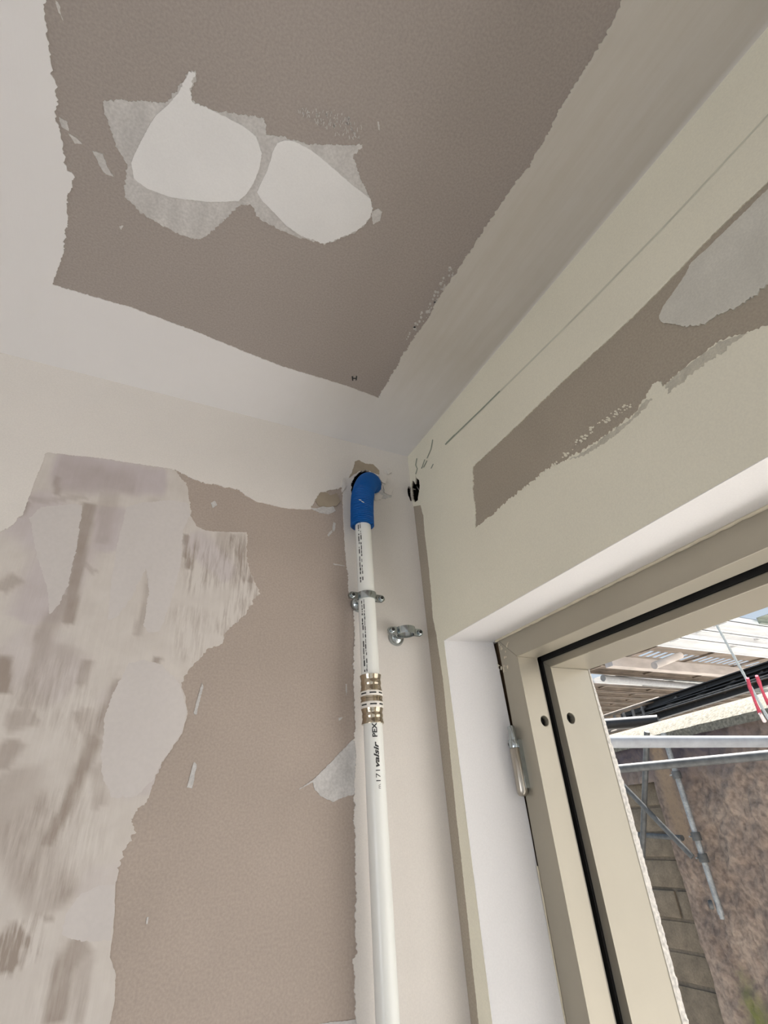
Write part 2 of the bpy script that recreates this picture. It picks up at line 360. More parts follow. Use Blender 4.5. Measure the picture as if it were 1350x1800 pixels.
# ------------------------------------------------------------------ ceiling: bare board framed by joint compound
board = P(C_, [(78, 0), (80, 40), (84, 80), (92, 130), (99, 165), (104, 185), (100, 208), (108, 250), (118, 296), (127, 306), (124, 318), (120, 360), (113, 440, .4), (92, 500, .5),
               (150, 517, .5), (230, 540, .5), (290, 562, .5), (350, 585, .5), (430, 618, .4), (500, 645, .4), (560, 663, .4), (610, 678, .4), (665, 699),
               (690, 657), (720, 604), (748, 566), (772, 522), (812, 462), (835, 428), (880, 358), (905, 322), (930, 290), (957, 246), (983, 194), (1005, 156), (1044, 100), (1065, 60), (1094, 0)])
c0, c1 = board[-1], board[0]
board = [(c0[0] - .05, YB + .1, 0)] + [] + [(c1[0] - .0, YB + .1)] + board
board[0] = (board[0][0], board[0][1], 0)
outer = [(XL, 0, 0), (0, 0, 0), (0, YB, 0), (XL, YB, 0)]
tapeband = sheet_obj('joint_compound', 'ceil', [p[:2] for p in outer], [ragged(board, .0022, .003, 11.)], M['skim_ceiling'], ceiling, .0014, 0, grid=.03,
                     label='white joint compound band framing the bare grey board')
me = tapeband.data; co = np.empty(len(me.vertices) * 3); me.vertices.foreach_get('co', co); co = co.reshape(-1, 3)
f_ = np.clip((-co[:, 1] - .02) / .30, 0, 1) * np.clip((co[:, 0] + .34) / .12, 0, 1)      # yellower compound along the window wall, darkened to paint in the falloff of light
a = me.attributes.new('thin', 'FLOAT', 'POINT'); a.data.foreach_set('value', (.66 * f_).astype(np.float32))  # carries the painted falloff of light, not a thinner coat
a = me.attributes.new('dry', 'FLOAT', 'POINT'); a.data.foreach_set('value', (.5 * f_).astype(np.float32))  # carries the same painted falloff, not dryness
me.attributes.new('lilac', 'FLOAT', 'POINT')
thin = ragged(P(C_, [(181, 179), (200, 174), (290, 181), (311, 161), (332, 124), (345, 124), (345, 136), (334, 156), (337, 179), (373, 192), (464, 207), (467, 238), (500, 241), (542, 254), (638, 254), (635, 264), (620, 270), (627, 295), (643, 332), (653, 358), (651, 384), (632, 404), (596, 420), (570, 429), (549, 422), (518, 415), (482, 399), (456, 384), (441, 358), (422, 358), (404, 378), (378, 402), (352, 421), (327, 417), (290, 397), (249, 376), (220, 347), (220, 311), (225, 295), (207, 264), (192, 223)]), .0018, .0025, 21.)
sheet_obj('thin_filler_coat', 'ceil', thin, [], M['skim_thin'], ceiling, .0007, 0, label='thin greyish filler coat under two white patches')
f1 = ragged(P(C_, [(298, 182, .4), (313, 163), (332, 128), (344, 127), (335, 158), (338, 180), (373, 194, .3), (404, 209, .3), (430, 222, .3), (451, 240, .3), (461, 270, .3), (456, 295, .3), (446, 321, .3), (433, 340, .3), (420, 352, .3), (390, 354, .3), (363, 354, .3), (301, 346, .3), (259, 331, .3), (236, 313, .3), (231, 285, .3), (240, 262, .3), (249, 244, .3), (262, 222, .3), (275, 202, .3)]), .0016, .0025, 31.)
sheet_obj('filler_patch', 'ceil', f1, [], M['skim_white'], ceiling, .0016, 0, label='larger white filler patch with pointed tail')
f2 = ragged(P(C_, [(487, 250, .3), (502, 246, .3), (518, 247, .3), (549, 264, .3), (586, 296, .3), (622, 327, .3), (651, 348, .6), (655, 366), (650, 384), (632, 402), (596, 418), (570, 428), (549, 421), (524, 410, .5), (498, 391, .4), (477, 368, .3), (461, 352, .3), (452, 337, .3), (460, 318, .3), (469, 301, .3), (474, 285, .3), (479, 268, .3)]), .0016, .0025, 41.)
sheet_obj('filler_patch', 'ceil', f2, [], M['skim_white'], ceiling, .0016, 0, label='rounder white filler patch on the right')
for pts in ([(652, 372), (664, 366), (672, 372), (668, 388), (656, 394)], [(104, 206), (118, 214), (121, 230), (108, 222)], [(120, 234), (134, 242), (144, 252), (132, 252)],
            [(162, 264), (180, 270), (188, 292), (200, 310), (186, 306), (172, 284)], [(210, 398), (216, 396), (213, 404)], [(97, 0), (103, 4), (108, 24), (111, 36), (104, 22)], [(663, 214), (666, 214), (668, 230), (665, 228)]):
    sheet_obj('filler_fleck', 'ceil', ragged(P(C_, pts), .0008, .002, 51.), [], M['skim_thin'], ceiling, .0008, 0)
bm = bmesh.new(); rnd = random.Random(3)           # dry, broken drag of the filler knife
for k in range(120):
    t = rnd.random(); px = 520 + 115 * t; py = 190 + 40 * t + (rnd.random() - .5) * (14 + 34 * (1 - abs(2 * t - 1.3)))
    if t < .3 and rnd.random() < .6: continue
    l = rnd.uniform(2, 7); a = rnd.uniform(.7, 1.7); wd = rnd.uniform(.8, 1.8)
    q = [(px, py), (px + wd, py - wd * .4), (px + l * math.cos(a), py + l * math.sin(a)), (px - wd + l * math.cos(a), py + l * math.sin(a))]
    vs4 = [bm.verts.new(MAPS['ceil'](*C_(*p), .0007)) for p in q]; bm.faces.new(vs4)
for k in range(46):                                # crumbs along the right hand edge of the board
    t = k / 45.; px = 722 + 78 * t + rnd.uniform(-9, 4); py = 596 - 125 * t + rnd.uniform(-3, 3); s = rnd.uniform(.8, 3.0)
    vs4 = [bm.verts.new(MAPS['ceil'](*C_(px + s * math.cos(b), py + s * 1.2 * math.sin(b)), .0008)) for b in (0, 1.2, 2.5, 3.8, 5.1)]; bm.faces.new(vs4)
o = obj('filler_crumbs', bm, M['skim_thin'], ceiling); o['kind'] = 'stuff'
bm = bmesh.new()
for q in ([(618, 661), (621, 661), (621, 669), (619, 669)], [(626, 660), (628, 661), (627, 668), (625, 669)], [(619, 664), (627, 664), (627, 666), (619, 666)]):
    bm.faces.new([bm.verts.new(MAPS['ceil'](*C_(*p), .0005)) for p in q])
obj('black_mark', bm, M['print'], ceiling)

# ------------------------------------------------------------------ left wall: skim band, strip beside the corner, trowelled smear
top_edge = [(-500, 1010), (-60, 965), (14, 930), (40, 905), (62, 846, .5), (82, 796, .5), (200, 809, .6), (300, 825, .8), (330, 838), (352, 848), (395, 856), (420, 862), (432, 872), (452, 882, .6), (500, 894, .5), (546, 896, .5), (552, 884), (561, 870), (580, 862), (603, 858)]
pA = [(XL, ZC, 0), (0, ZC, 0), (0, 0, 0)] + [L_(640, 2300) + (0,)] + P(L_, [(626, 1830), (622, 1690), (628, 1672), (624, 1640), (625, 1560), (624, 1500), (623, 1440), (622, 1385), (625, 1330), (621, 1300), (625, 1275), (622, 1240), (621, 1165), (623, 1110), (622, 1082), (614, 1040), (609, 1000), (606, 960, .5), (604, 920, .5), (602, 880, .5)]) + P(L_, top_edge[::-1]) + [(XL, L_(-500, 1010)[1], 0)]
sk = ragged(pA, .0018, .0025, 61.)
sheet_obj('joint_compound', 'left', [(min(p[0], 0.), p[1]) for p in sk], [conduit_hole, notch], M['skim_left'], wall_left, .0020, 0, .0,
          label='cream joint compound along the ceiling and beside the corner')
smear = [(-700, 560, 0), (60, 700, 0), (200, 770, 0), (300, 818), (326, 848), (333, 880), (336, 908), (346, 926), (362, 933, .5), (400, 936, .5), (435, 936), (434, 985), (442, 1010), (456, 1042, 1.6), (440, 1065, 1.6), (430, 1080), (415, 1095), (395, 1115), (391, 1131), (365, 1141), (350, 1160), (330, 1180), (318, 1200, .4), (326, 1230, .4), (330, 1255, .4), (320, 1290, .5), (305, 1311), (285, 1340), (270, 1370), (257, 1410, 1.4), (229, 1440, 1.4), (236, 1462, 1.4), (215, 1500, 1.4), (207, 1535, .8), (203, 1560, .3), (199, 1640, .3), (193, 1682, .3), (204, 1712, .3), (201, 1760, .3), (193, 1800, .3), (180, 1950, .3), (150, 2300, 0), (-700, 2300, 0)]
so_ = sheet_obj('trowelled_skim_coat', 'left', ragged(P(L_, smear), .0018, .003, 71.), [], M['smear'], wall_left, .0011, 0, grid=.0052,
                label='streaky half-transparent skim coat over the board')
strokes = [([(156, 887), (142, 958), (128, 1029), (121, 1093)], 20, .75), ([(110, 1050), (78, 1118), (60, 1189), (39, 1242)], 22, .5), ([(263, 1029), (242, 1114)], 15, .5),
           ([(213, 1200), (192, 1242), (164, 1299)], 22, .55), ([(146, 1253), (153, 1296)], 18, .45), ([(25, 1015), (2, 1036)], 20, .55), ([(327, 945), (331, 1000)], 11, .85), ([(153, 1164), (139, 1203)], 15, .55),
           ([(-4, 1165), (4, 1215)], 22, .9), ([(20, 1272), (60, 1262)], 26, .5), ([(101, 844), (100, 865)], 12, .6), ([(110, 840), (230, 852)], 60, .30), ([(60, 882), (150, 874)], 12, .35), ([(48, 888), (36, 908)], 12, .5),
           ([(164, 1301), (135, 1369), (85, 1479)], 19, .75), ([(68, 1404), (78, 1440)], 14, .5), ([(174, 1351), (171, 1415)], 20, .40), ([(10, 1380), (30, 1460), (60, 1540), (90, 1590)], 62, .42), ([(20, 1310), (0, 1350)], 24, .6),
           ([(30, 1640), (10, 1660), (12, 1695)], 24, .85), ([(140, 1665), (112, 1700), (92, 1790)], 26, .65), ([(152, 1690), (132, 1800)], 13, .45), ([(83, 1622), (100, 1610)], 5, .6), ([(190, 870), (178, 950)], 26, .30), ([(165, 1005), (150, 992)], 10, .4),
           ([(415, 945), (425, 990), (432, 1020)], 24, .55), ([(390, 940), (395, 980)], 22, .40), ([(272, 1164), (280, 1160)], 9, .8), ([(270, 880), (262, 1000), (252, 1060)], 18, .22), ([(100, 1140), (60, 1230)], 50, .25)]
dry_strokes = [([(340, 1000), (430, 1000)], 90, 1.0), ([(420, 950), (430, 1050), (390, 1110)], 50, 1.0), ([(60, 1450), (120, 1540)], 110, .38), ([(120, 1730), (60, 1780)], 60, .25), ([(330, 1080), (330, 1150)], 60, .6), ([(20, 1650), (30, 1690)], 50, 1.), ([(60, 1200), (150, 1280)], 80, .4)]
lil = [([(110, 830), (280, 850)], 80, .95), ([(40, 900), (110, 960), (60, 1080)], 90, .75), ([(190, 900), (180, 960)], 50, .8), ([(340, 950), (400, 1010)], 50, .6), ([(240, 1220), (240, 1380)], 90, .55), ([(20, 1150), (120, 1200)], 90, .4), ([(220, 1560), (150, 1560)], 60, .3)]
def stroke_field(V, strokes_):
    out = np.zeros(len(V))
    for pl_, wd, st in strokes_:
        d = np.full(len(V), 9.)
        pts = [np.array(L_(*p)) for p in pl_]; n_seg = max(len(pts) - 1, 1); wt = np.ones(len(V))
        sc = .00105 * 1.15                               # metres per photograph pixel on this wall, near enough
        for i_, (a, b) in enumerate(zip(pts, pts[1:])):
            ab = b - a; t = ((V - a) @ ab) / (ab @ ab); tc_ = np.clip(t, 0, 1); side = ((V - a) @ np.array([ab[1], -ab[0]])) / np.linalg.norm(ab)
            over = np.maximum(np.abs(t - tc_) * np.linalg.norm(ab) - .002, 0) * (3.0 if i_ in (0, n_seg - 1) else 1.)
            dd_ = np.sqrt(over ** 2 + (side * np.where(side > 0, 1.15, .85)) ** 2) * (1 + .45 * (i_ + tc_) / n_seg); d = np.minimum(d, dd_)
        k = np.clip(1.7 - 1.7 * d / (wd * sc * .66), 0, 1); k = k * k * (3 - 2 * k)
        out = np.maximum(out, k * st)
    return out
me = so_.data; co = np.empty(len(me.vertices) * 3); me.vertices.foreach_get('co', co); co = co.reshape(-1, 3)[:, [0, 2]]
co = co + np.array([[.0045 * noise.noise(Vector((x * 45, z * 18, 2))) + .002 * noise.noise(Vector((x * 150, z * 60, 8))), .006 * noise.noise(Vector((x * 40, z * 20, 6)))] for x, z in co])
for nm, s in (('thin', strokes), ('dry', dry_strokes), ('lilac', lil)):
    a = me.attributes.new(nm, 'FLOAT', 'POINT'); v = stroke_field(co, s)
    if nm == 'thin': v = v + .10
    a.data.foreach_set('value', v.astype(np.float32))
for pts, lab in (([(178, 1330), (184, 1262), (196, 1222), (214, 1190), (226, 1168), (250, 1160), (284, 1168), (300, 1186), (316, 1202), (324, 1232), (328, 1256), (318, 1290), (303, 1311), (284, 1340), (268, 1372), (240, 1400), (196, 1402), (182, 1370)], 'paler lobe of skim at the edge of the smeared area'),
                 ([(142, 1570), (176, 1556), (200, 1556), (200, 1600), (196, 1652), (160, 1656), (120, 1650), (108, 1640), (118, 1600)], None),
                 ([(222, 892), (250, 884), (300, 880), (331, 886), (334, 908), (322, 930), (318, 990), (300, 1060), (280, 1110), (262, 1112), (252, 1100), (262, 1040), (256, 1000), (232, 1050), (204, 1086), (190, 1090), (196, 1020), (206, 960)], None),
                 ([(52, 912), (72, 892), (132, 886), (145, 889), (137, 950), (119, 1030), (104, 1062), (88, 1080), (84, 1040), (66, 980)], None)):
    sheet_obj('skim_lobe', 'left', ragged(P(L_, pts), .0012, .003, 77.), [], M['lobe'], wall_left, .00135, 0, label=lab)
sheet_obj('skim_fleck', 'left', ragged(P(L_, [(525, 1388), (548, 1372), (580, 1342), (620, 1300), (626, 1298), (626, 1396), (600, 1402), (585, 1409), (566, 1401), (553, 1388), (550, 1375, .5)]), .0009, .002, 81.), [], M['skim_thin'], wall_left, .0010, 0, label='pale triangular filler smear left of the pipe')
for pts in ([(370, 884), (378, 880), (382, 888), (374, 894)], [(355, 1200), (358, 1206), (350, 1236), (345, 1256), (341, 1254), (346, 1232)], [(341, 1340), (346, 1344), (338, 1386), (328, 1384)], [(586, 918), (590, 920), (588, 934), (584, 934)], [(586, 991), (606, 994), (606, 995.5), (586, 992.5)], [(575, 940), (583, 932), (584, 936), (577, 944)],
            [(607, 1202), (609.5, 1202), (610, 1216), (608, 1222)], [(595, 1262), (602, 1261), (600, 1264), (596, 1267)], [(544, 893), (556, 894), (582, 886), (590, 898), (578, 904), (562, 902)], [(258, 1612), (261, 1612), (259, 1624), (257, 1624)], [(560, 1800), (625, 1792), (628, 1850), (540, 1850)]):
    sheet_obj('skim_fleck', 'left', ragged(P(L_, pts), .0006, .0015, 91.), [], M['skim_thin'], wall_left, .0010, 0)
sheet_obj('torn_paper', 'left', ragged(P(L_, [(612, 842), (618, 832), (624, 812), (630, 810), (641, 816), (655, 817), (666, 828), (666, 835), (657, 832), (644, 827), (631, 829), (619, 836)], ), .0008, .0015, 95.), [], M['tape_brown'], wall_left, .0028, 0, label='bare brown paper above the blue conduit')
sheet_obj('torn_paper', 'left', ragged(P(L_, [(553, 880), (562, 866), (572, 866), (580, 872), (592, 868), (598, 882), (590, 890), (575, 892), (560, 890)]), .001, .0015, 96.), [], M['tape_brown'], wall_left, .0024, 0)
sheet_obj('torn_paper', 'left', ragged(P(L_, [(655, 870), (663, 866), (672, 860), (684, 866), (688, 874), (676, 878), (660, 877)]), .0012, .0015, 97.), [], M['skim_thin'], wall_left, .0030, 0)

for pts in ([(664, 838), (672, 834), (680, 842), (676, 852), (670, 850)], [(672, 856), (684, 850), (690, 862), (684, 872), (674, 868)], [(656, 874), (664, 868), (672, 873), (668, 880), (658, 881)], [(676, 828), (682, 824), (686, 832), (680, 836)], [(600, 846), (604, 842), (606, 858), (601, 866)]):
    sheet_obj('plaster_crumb', 'left', ragged(P(L_, pts), .0010, .0014, 99.), [], M['skim_left'], wall_left, .0050, 0)
# ------------------------------------------------------------------ right wall: skim coat round a bare strip of board
strip = P(R_, [(832, 860), (832, 821, .6), (886, 771, .5), (944, 715, .5), (1003, 659, .4), (1062, 605, .4), (1120, 551, .3), (1169, 502, .3), (1208, 461, .3), (1221, 447, .3), (1289, 379, .3), (1350, 322, .3), (1480, 205, 0), (1480, 490, .6), (1350, 571), (1316, 584), (1267, 600), (1233, 624), (1199, 651), (1167, 681), (1160, 672), (1152, 673), (1130, 708), (1106, 739, 1.5), (1062, 766, 1.5), (1027, 793, 1.5), (993, 808, 1.5), (964, 825, 1.5), (934, 849, 1.5), (900, 874, 1.2), (866, 908), (836, 928, .6), (837, 900, .6)])
edgeB = [(0., 2.56), (-.0012, 2.53), (-.0012, 2.4505)] + P(R_, [(740, 888), (745, 906), (748, 943), (753, 981), (758, 1030), (762, 1087), (768, 1115), (780, 1195), (800, 1400), (822, 1600), (843, 1800)])
yb = min(edgeB[-1][0], -.03)
pB = [(YB, ZC, 0), (0, ZC, 0)] + [(min(a, 0.), b, .5) for a, b in edgeB] + [(yb, 0, 0), (WY1, 0, 0), (WY1, WZ1, 0), (WY0, WZ1, 0), (WY0, 0, 0), (YB, 0, 0)]
kb = [(a, b) for a, b in knock]
skB = [(min(p[0], 0.), p[1]) for p in ragged(pB, .0012, .003, 101.)]
sheet_obj('joint_compound', 'right', skB, [ragged(strip, .0022, .0025, 111.), kb, [(-3.9, .2), (-1.95, .2), (-1.95, 2.3), (-3.9, 2.3)]], M['skim_right'], wall_right, .0016, 0, label='greenish cream skim coat around a bare strip')
sheet_obj('filler_patch', 'right', ragged(P(R_, [(1216, 463, .4), (1243, 439, .4), (1289, 394, .4), (1350, 335, .4), (1480, 215, 0), (1480, 420), (1350, 503, 1.4), (1326, 522, 1.4), (1287, 546, 1.3), (1243, 568, 1.2), (1208, 573), (1164, 568, .6), (1159, 556, .4), (1172, 532, .4), (1194, 502, .4), (1206, 484, .4)]), .002, .0025, 121.), [], M['skim_grey'], wall_right, .0018, 0, label='grey tongue of filler on the bare strip')
sheet_obj('scraped_edge', 'right', ragged(P(R_, [(1168, 680, .3), (1199, 652, .3), (1234, 625, .3), (1267, 602, .3), (1316, 586, .3), (1290, 604), (1262, 628), (1234, 646), (1205, 668), (1178, 690)]), .003, .0025, 131.), [], M['skim_greyer'], wall_right, .0019, 0)
sheet_obj('scraped_edge', 'right', ragged(P(R_, [(1000, 808), (1028, 795), (1064, 768), (1106, 741), (1136, 706), (1148, 702), (1112, 742), (1068, 776), (1030, 802)]), .002, .0025, 132.), [], M['skim_greyer'], wall_right, .0019, 0)
bm = bmesh.new(); rnd = random.Random(5)
for k in range(150):
    t = rnd.random(); px = 880 + 330 * t; base = 902 - 150 * min(t, .52) / .52 * 1.06 - (max(t - .52, 0) * 190 if t > .52 else 0)
    if 1110 < px < 1170: continue
    py = base + rnd.uniform(-3, 8); s = rnd.uniform(.8, 2.6); nn_ = rnd.uniform(.0006, .0014)
    bm.faces.new([bm.verts.new(MAPS['right'](*R_(px + s * 1.4 * math.cos(b), py + s * math.sin(b)), nn_)) for b in (5.1, 3.8, 2.5, 1.2, 0)])
o = obj('filler_crumbs', bm, M['skim_right'], wall_right); o['kind'] = 'stuff'
def ribbon(name, pts, wd, mat, parent, n=.0019):
    bm = bmesh.new(); pr = None
    for i, p in enumerate(pts):
        a = Vector(pts[max(i - 1, 0)]); b = Vector(pts[min(i + 1, len(pts) - 1)]); d = (b - a).normalized(); nn = Vector((-d.y, d.x)) * wd * .5
        q = [bm.verts.new(MAPS['right'](*R_(p[0] + s * nn.x, p[1] + s * nn.y), n)) for s in (-1, 1)]
        if pr: bm.faces.new((pr[0], q[0], q[1], pr[1]))
        pr = q
    return obj(name, bm, mat, parent)
ribbon('tape_edge', [(785, 781), (850, 718), (930, 640), (1010, 561), (1090, 480), (1170, 398), (1260, 302), (1350, 205), (1450, 100)], 3.0, M['faint'], wall_right)
ribbon('tape_edge', [(784, 782), (800, 766), (850, 718), (880, 688)], 2.2, M['pencil'], wall_right, .0021)
for pts in ([(762, 773), (759, 790), (752, 806)], [(748, 808), (744, 820), (742, 824)], [(752, 810), (746, 822)], [(763, 816), (759, 824)], [(734, 806), (732, 818), (735, 824), (732, 834)], [(801, 764), (786, 779)]):
    ribbon('pencil_mark', pts, 1.6, M['pencil'], wall_right, .0022)

# ------------------------------------------------------------------ window: reveal, frames, hinge
XF = .1027; ZF = WZ1 - .0005
win = empty('window_1', (XF, -.70, WZ0)); tag(win, kind='structure')
bm = bmesh.new()
n = 40; prev = None; rnd = random.Random(9)
for k in range(n + 1):
    z = WZ0 + (WZ1 - WZ0) * k / n; t = max(0, min(1, (WZ1 - z) / .56)); yb_ = -.0762 - .0145 * t ** .6 + .0010 * noise.noise(Vector((0, 0, z * 50)))
    row = [bm.verts.new((x, y, z)) for x, y in ((-.0012, WY1 - .0004), (.05, WY1 + (yb_ - WY1) * .42), (XF - .012, WY1 + (yb_ - WY1) * .88), (XF + .002, yb_), (XF + .004, WY1 + .02))]
    if prev:
        for i in range(4): bm.faces.new((prev[i], prev[i + 1], row[i + 1], row[i]))
    prev = row
obj('reveal_jamb', bm, M['reveal'], wall_right, smooth=True)
obj('reveal_soffit', bx((-.0012, WY0, WZ1 - .0008), (XF + .02, WY1 + .01, WZ1 + .02)), M['reveal'], wall_right)
obj('reveal_sill', bx((-.02, WY0, WZ0 - .03), (XF, WY1 - .001, WZ0)), M['reveal'], wall_right)
obj('reveal_jamb', bx((0, WY0 - .02, WZ0), (XF, WY0, WZ1)), M['reveal'], wall_right)
obj('foam_gap', bx((XF + .012, -.1, WZ0), (XF + .03, -.05, WZ1 + .01)), M['brown_gap'], wall_right)
def ring_bars(prefix, x0, x1, yo, zo, yi, zi, far_o, far_i, zb_o, zb_i, mat, jamb_hole, bevel):
    O = [(yo, zb_o), (yo, zo), (far_o, zo), (far_o, zb_o)]; I = [(yi, zb_i), (yi, zi), (far_i, zi), (far_i, zb_i)]
    for k, nm in enumerate(('jamb', 'head', 'jamb', 'sill')):
        a, b = k, (k + 1) % 4; bm = bmesh.new()
        p = [(x0,) + O[a], (x0,) + I[a], (x0,) + I[b], (x0,) + O[b], (x1,) + O[a], (x1,) + I[a], (x1,) + I[b], (x1,) + O[b]]
        if k == 0 and jamb_hole:
            hexa(bm, p, skip=(3,))
            hx, hz, hr = jamb_hole
            sheet(bm, [(x0, zb_i), (x1, zb_i), (x1, zi), (x0, zi)], [ellipse((hx, hz), hr, hr, 24)], lambda u, v, n_: Vector((u, yi - n_, v)), Vector((0, -1, 0)), 0, 0, -.012)
            bmesh.ops.remove_doubles(bm, verts=bm.verts, dist=1e-5)
        else: hexa(bm, p)
        o = obj(prefix + '_' + nm, bm, mat, win)
        if k == 0 and jamb_hole:
            b2 = bmesh.new(); lathe(b2, (hx, yi + .0125, hz), (0, -1, 0), [(0, 0), (hr, 0), (hr, .004)], 24)
            obj('screw_hole', b2, M['dark_fill'], win)
        if bevel:
            md = o.modifiers.new('bevel', 'BEVEL'); md.width = bevel; md.segments = 2; md.limit_method = 'ANGLE'; md.angle_limit = math.radians(50)
ring_bars('outer_frame', XF, .150, -.0914, WZ1, -.1390, 2.064, -1.33, -1.282, .93, .977, M['frame'], (.1375, 1.952, .0088), .0012)
ring_bars('inner_frame', .1680, .2655, -.1340, 2.0600, -.1500, 2.0455, -1.31, -1.271, .95, .99, M['frame'], (.1905, 1.9555, .0092), .0012)
bm = bmesh.new()
for yo, yi_ in ((-.0914, -.1335), (-1.33, -1.287)): box(bm, (.1655, min(yo, yi_), .93), (.2600, max(yo, yi_), WZ1))
box(bm, (.1655, -1.33, 2.0605), (.2600, -.0914, WZ1)); box(bm, (.1655, -1.33, .93), (.2600, -.0914, .972))
obj('dark_fill', bm, M['dark_fill'], win)  # fills the deep frame gap with black in place of its shade
# sealant bead over the frame head and thin plaster lips beside the jamb
bm = bmesh.new(); pts = []; rr = []
for k in range(131):
    y = -.088 - (1.24) * k / 130; pts.append((XF - .0012 + .0008 * noise.noise(Vector((y * 40, 0, 0))), y, WZ1 - .0022 + .0012 * noise.noise(Vector((y * 55, 3, 0))))); rr.append(.0026 + .0010 * noise.noise(Vector((y * 70, 9, 0))))
tube(bm, pts, rr, 8); obj('sealant_bead', bm, M['bead'], win, smooth=True)
bm = bmesh.new(); pts = []; rr = []
for k in range(60):
    z = 1.74 - .70 * k / 59; pts.append((XF - .0005, -.0905 - .0008 * noise.noise(Vector((z * 60, 1, 0))), z)); rr.append(.0014 + .0009 * noise.noise(Vector((z * 50, 5, 0))))
tube(bm, pts, rr, 6); obj('plaster_lip', bm, M['bead'], win, smooth=True)
bm = bmesh.new(); rnd = random.Random(12)                # splashes of filler on the frame corner
for k in range(34):
    c = (rnd.choice([876, 884, 886, 890, 880, 950, 1012]) + rnd.uniform(-4, 6), rnd.choice([1135, 1142, 1165, 1172, 1178, 1152]) + rnd.uniform(-6, 6)); s = rnd.uniform(.5, 1.6); e = rnd.uniform(1, 3)
    if c[0] > 905: continue
    q = [meet(c[0] + s * math.cos(b), c[1] + s * e * math.sin(b), 0, XF - .0006) for b in (5.1, 3.8, 2.5, 1.2, 0)]; bm.faces.new([bm.verts.new(p) for p in q])
o = obj('filler_splash', bm, M['bead'], win); o['kind'] = 'stuff'
# broken outer plaster edge
bm = bmesh.new(); prev = None
for k in range(340):
    z = 2.052 - 1.06 * k / 339; t = min(1, (2.052 - z) / .20)
    j = .0022 * noise.noise(Vector((z * 90, 0, 1))) + .0020 * noise.noise(Vector((z * 240, 4, 1)))
    xw = .2660 + .004 + .010 * t + j * 1.4
    row = [bm.verts.new(p) for p in ((.2655, -.1488, z), (.2660, -.1500 - .0004, z), (.2660 + (xw - .266) * .55, -.1500 - .0006 - abs(j) * .6, z), (xw, -.1495 + j * .5, z), (xw + .002, -.1380, z), (.2655, -.1380, z))]
    if prev:
        for i in range(6): bm.faces.new((prev[i], prev[(i + 1) % 6], row[(i + 1) % 6], row[i]))
    prev = row
obj('plaster_edge', bm, M['plaster_rough'], win, label='rough broken white plaster along the outer edge of the jamb')
# hinge
HX, HY = .0925, -.0985
hinge = empty('hinge', Vector((HX, HY, 1.84)) - win.location); hinge.parent = win
bm = bmesh.new(); lathe(bm, (HX, HY, 1.838), (0, 0, 1), [(0, 0), (.004, .0004), (.007, .002), (.0088, .0055), (.0092, .010), (.0092, .074), (.0084, .0752), (0, .0752)], 32)
obj('barrel', bm, M['nickel'], hinge, smooth=True)
bm = bmesh.new(); lathe(bm, (HX, HY, 1.9135), (0, 0, 1), [(0, 0), (.0092, 0), (.0094, .001), (.0094, .0125), (.0086, .0135), (0, .0135)], 32)
obj('collar', bm, M['zinc'], hinge, smooth=True)
bm = bmesh.new(); lathe(bm, (HX, HY, 1.927), (0, 0, 1), [(0, 0), (.0064, 0), (.0064, .021), (.0056, .0225), (0, .0225)], 24)
obj('pin', bm, M['zinc'], hinge, smooth=True)
bm = bmesh.new(); box(bm, (HX + .002, HY - .010, 1.850), (XF + .001, HY - .002, 1.926)); obj('hinge_leaf', bm, M['zinc'], hinge)
bm = bmesh.new(); lathe(bm, (HX - .0062, HY + .0069, 1.920), (-.67, .74, 0), [(0, -.001), (.0026, -.001), (.0026, .0007), (.0016, .0008), (0, .0003)], 16)
obj('grub_screw', bm, M['dark_fill'], hinge)

# ------------------------------------------------------------------ pipe run in the corner
PX, PY, PR = -.1548, -.042, .0163
pipe = empty('water_pipe', (PX, PY, 0.0)); tag(pipe, 'white plastic water pipe rising beside the corner into blue conduit', 'pipe')
bm = bmesh.new(); lathe(bm, (PX, PY, 1.985), (0, 0, 1), [(PR, 0), (PR, .15), (PR, .30), (PR, .415), (0, .416)], 48); obj('pipe_length', bm, M['pipe'], pipe, smooth=True)
bm = bmesh.new(); lathe(bm, (PX, PY, 0.0), (0, 0, 1), [(0, 0), (PR, 0), (PR, .8), (PR, 1.5), (PR, 1.985)], 48); obj('pipe_length', bm, M['pipe'], pipe, smooth=True)
def zpix(py):
    lo, hi = 1.0, 2.5
    for _ in range(40):
        mid = (lo + hi) / 2; q = R.transposed() @ (Vector((PX, PY - PR, mid)) - CAM)
        if H / 2 - FPX * q.y / -q.z > py: lo = mid
        else: hi = mid
    return lo
cz = [zpix(v) for v in (1270, 1243, 1232, 1222, 1213, 1184)]
cpl = empty('press_coupling', Vector((PX, PY, cz[0])) - pipe.location); cpl.parent = pipe
def sleeve(z0, z1):
    h = z1 - z0; r = .0180; bm = bmesh.new()
    lathe(bm, (PX, PY, z0), (0, 0, 1), [(PR, 0), (.0190, 0), (.0192, .001), (r + .0003, .004), (r, h * .25), (r - .0007, h * .33), (r - .0007, h * .38), (r, h * .46), (r, h * .60), (r - .0007, h * .68), (r - .0007, h * .73), (r, h * .82), (r + .0006, h - .002), (.0190, h), (PR, h)], 48)
    obj('press_sleeve', bm, M['bronze'], cpl, smooth=True)
sleeve(cz[0], cz[1]); sleeve(cz[4], cz[5])
def ringp(z0, z1, r, mat, nm, nn=6):
    h = z1 - z0; bm = bmesh.new(); lathe(bm, (PX, PY, z0), (0, 0, 1), [(PR - .001, 0), (r - .0008, 0), (r, .0008), (r, h - .0008), (r - .0008, h), (PR - .001, h)], 48); return obj(nm, bm, mat, cpl, smooth=True)
ringp(cz[1], cz[2], .0198, M['white_ring'], 'stop_ring'); ringp(cz[3], cz[4], .0198, M['white_ring'], 'stop_ring')
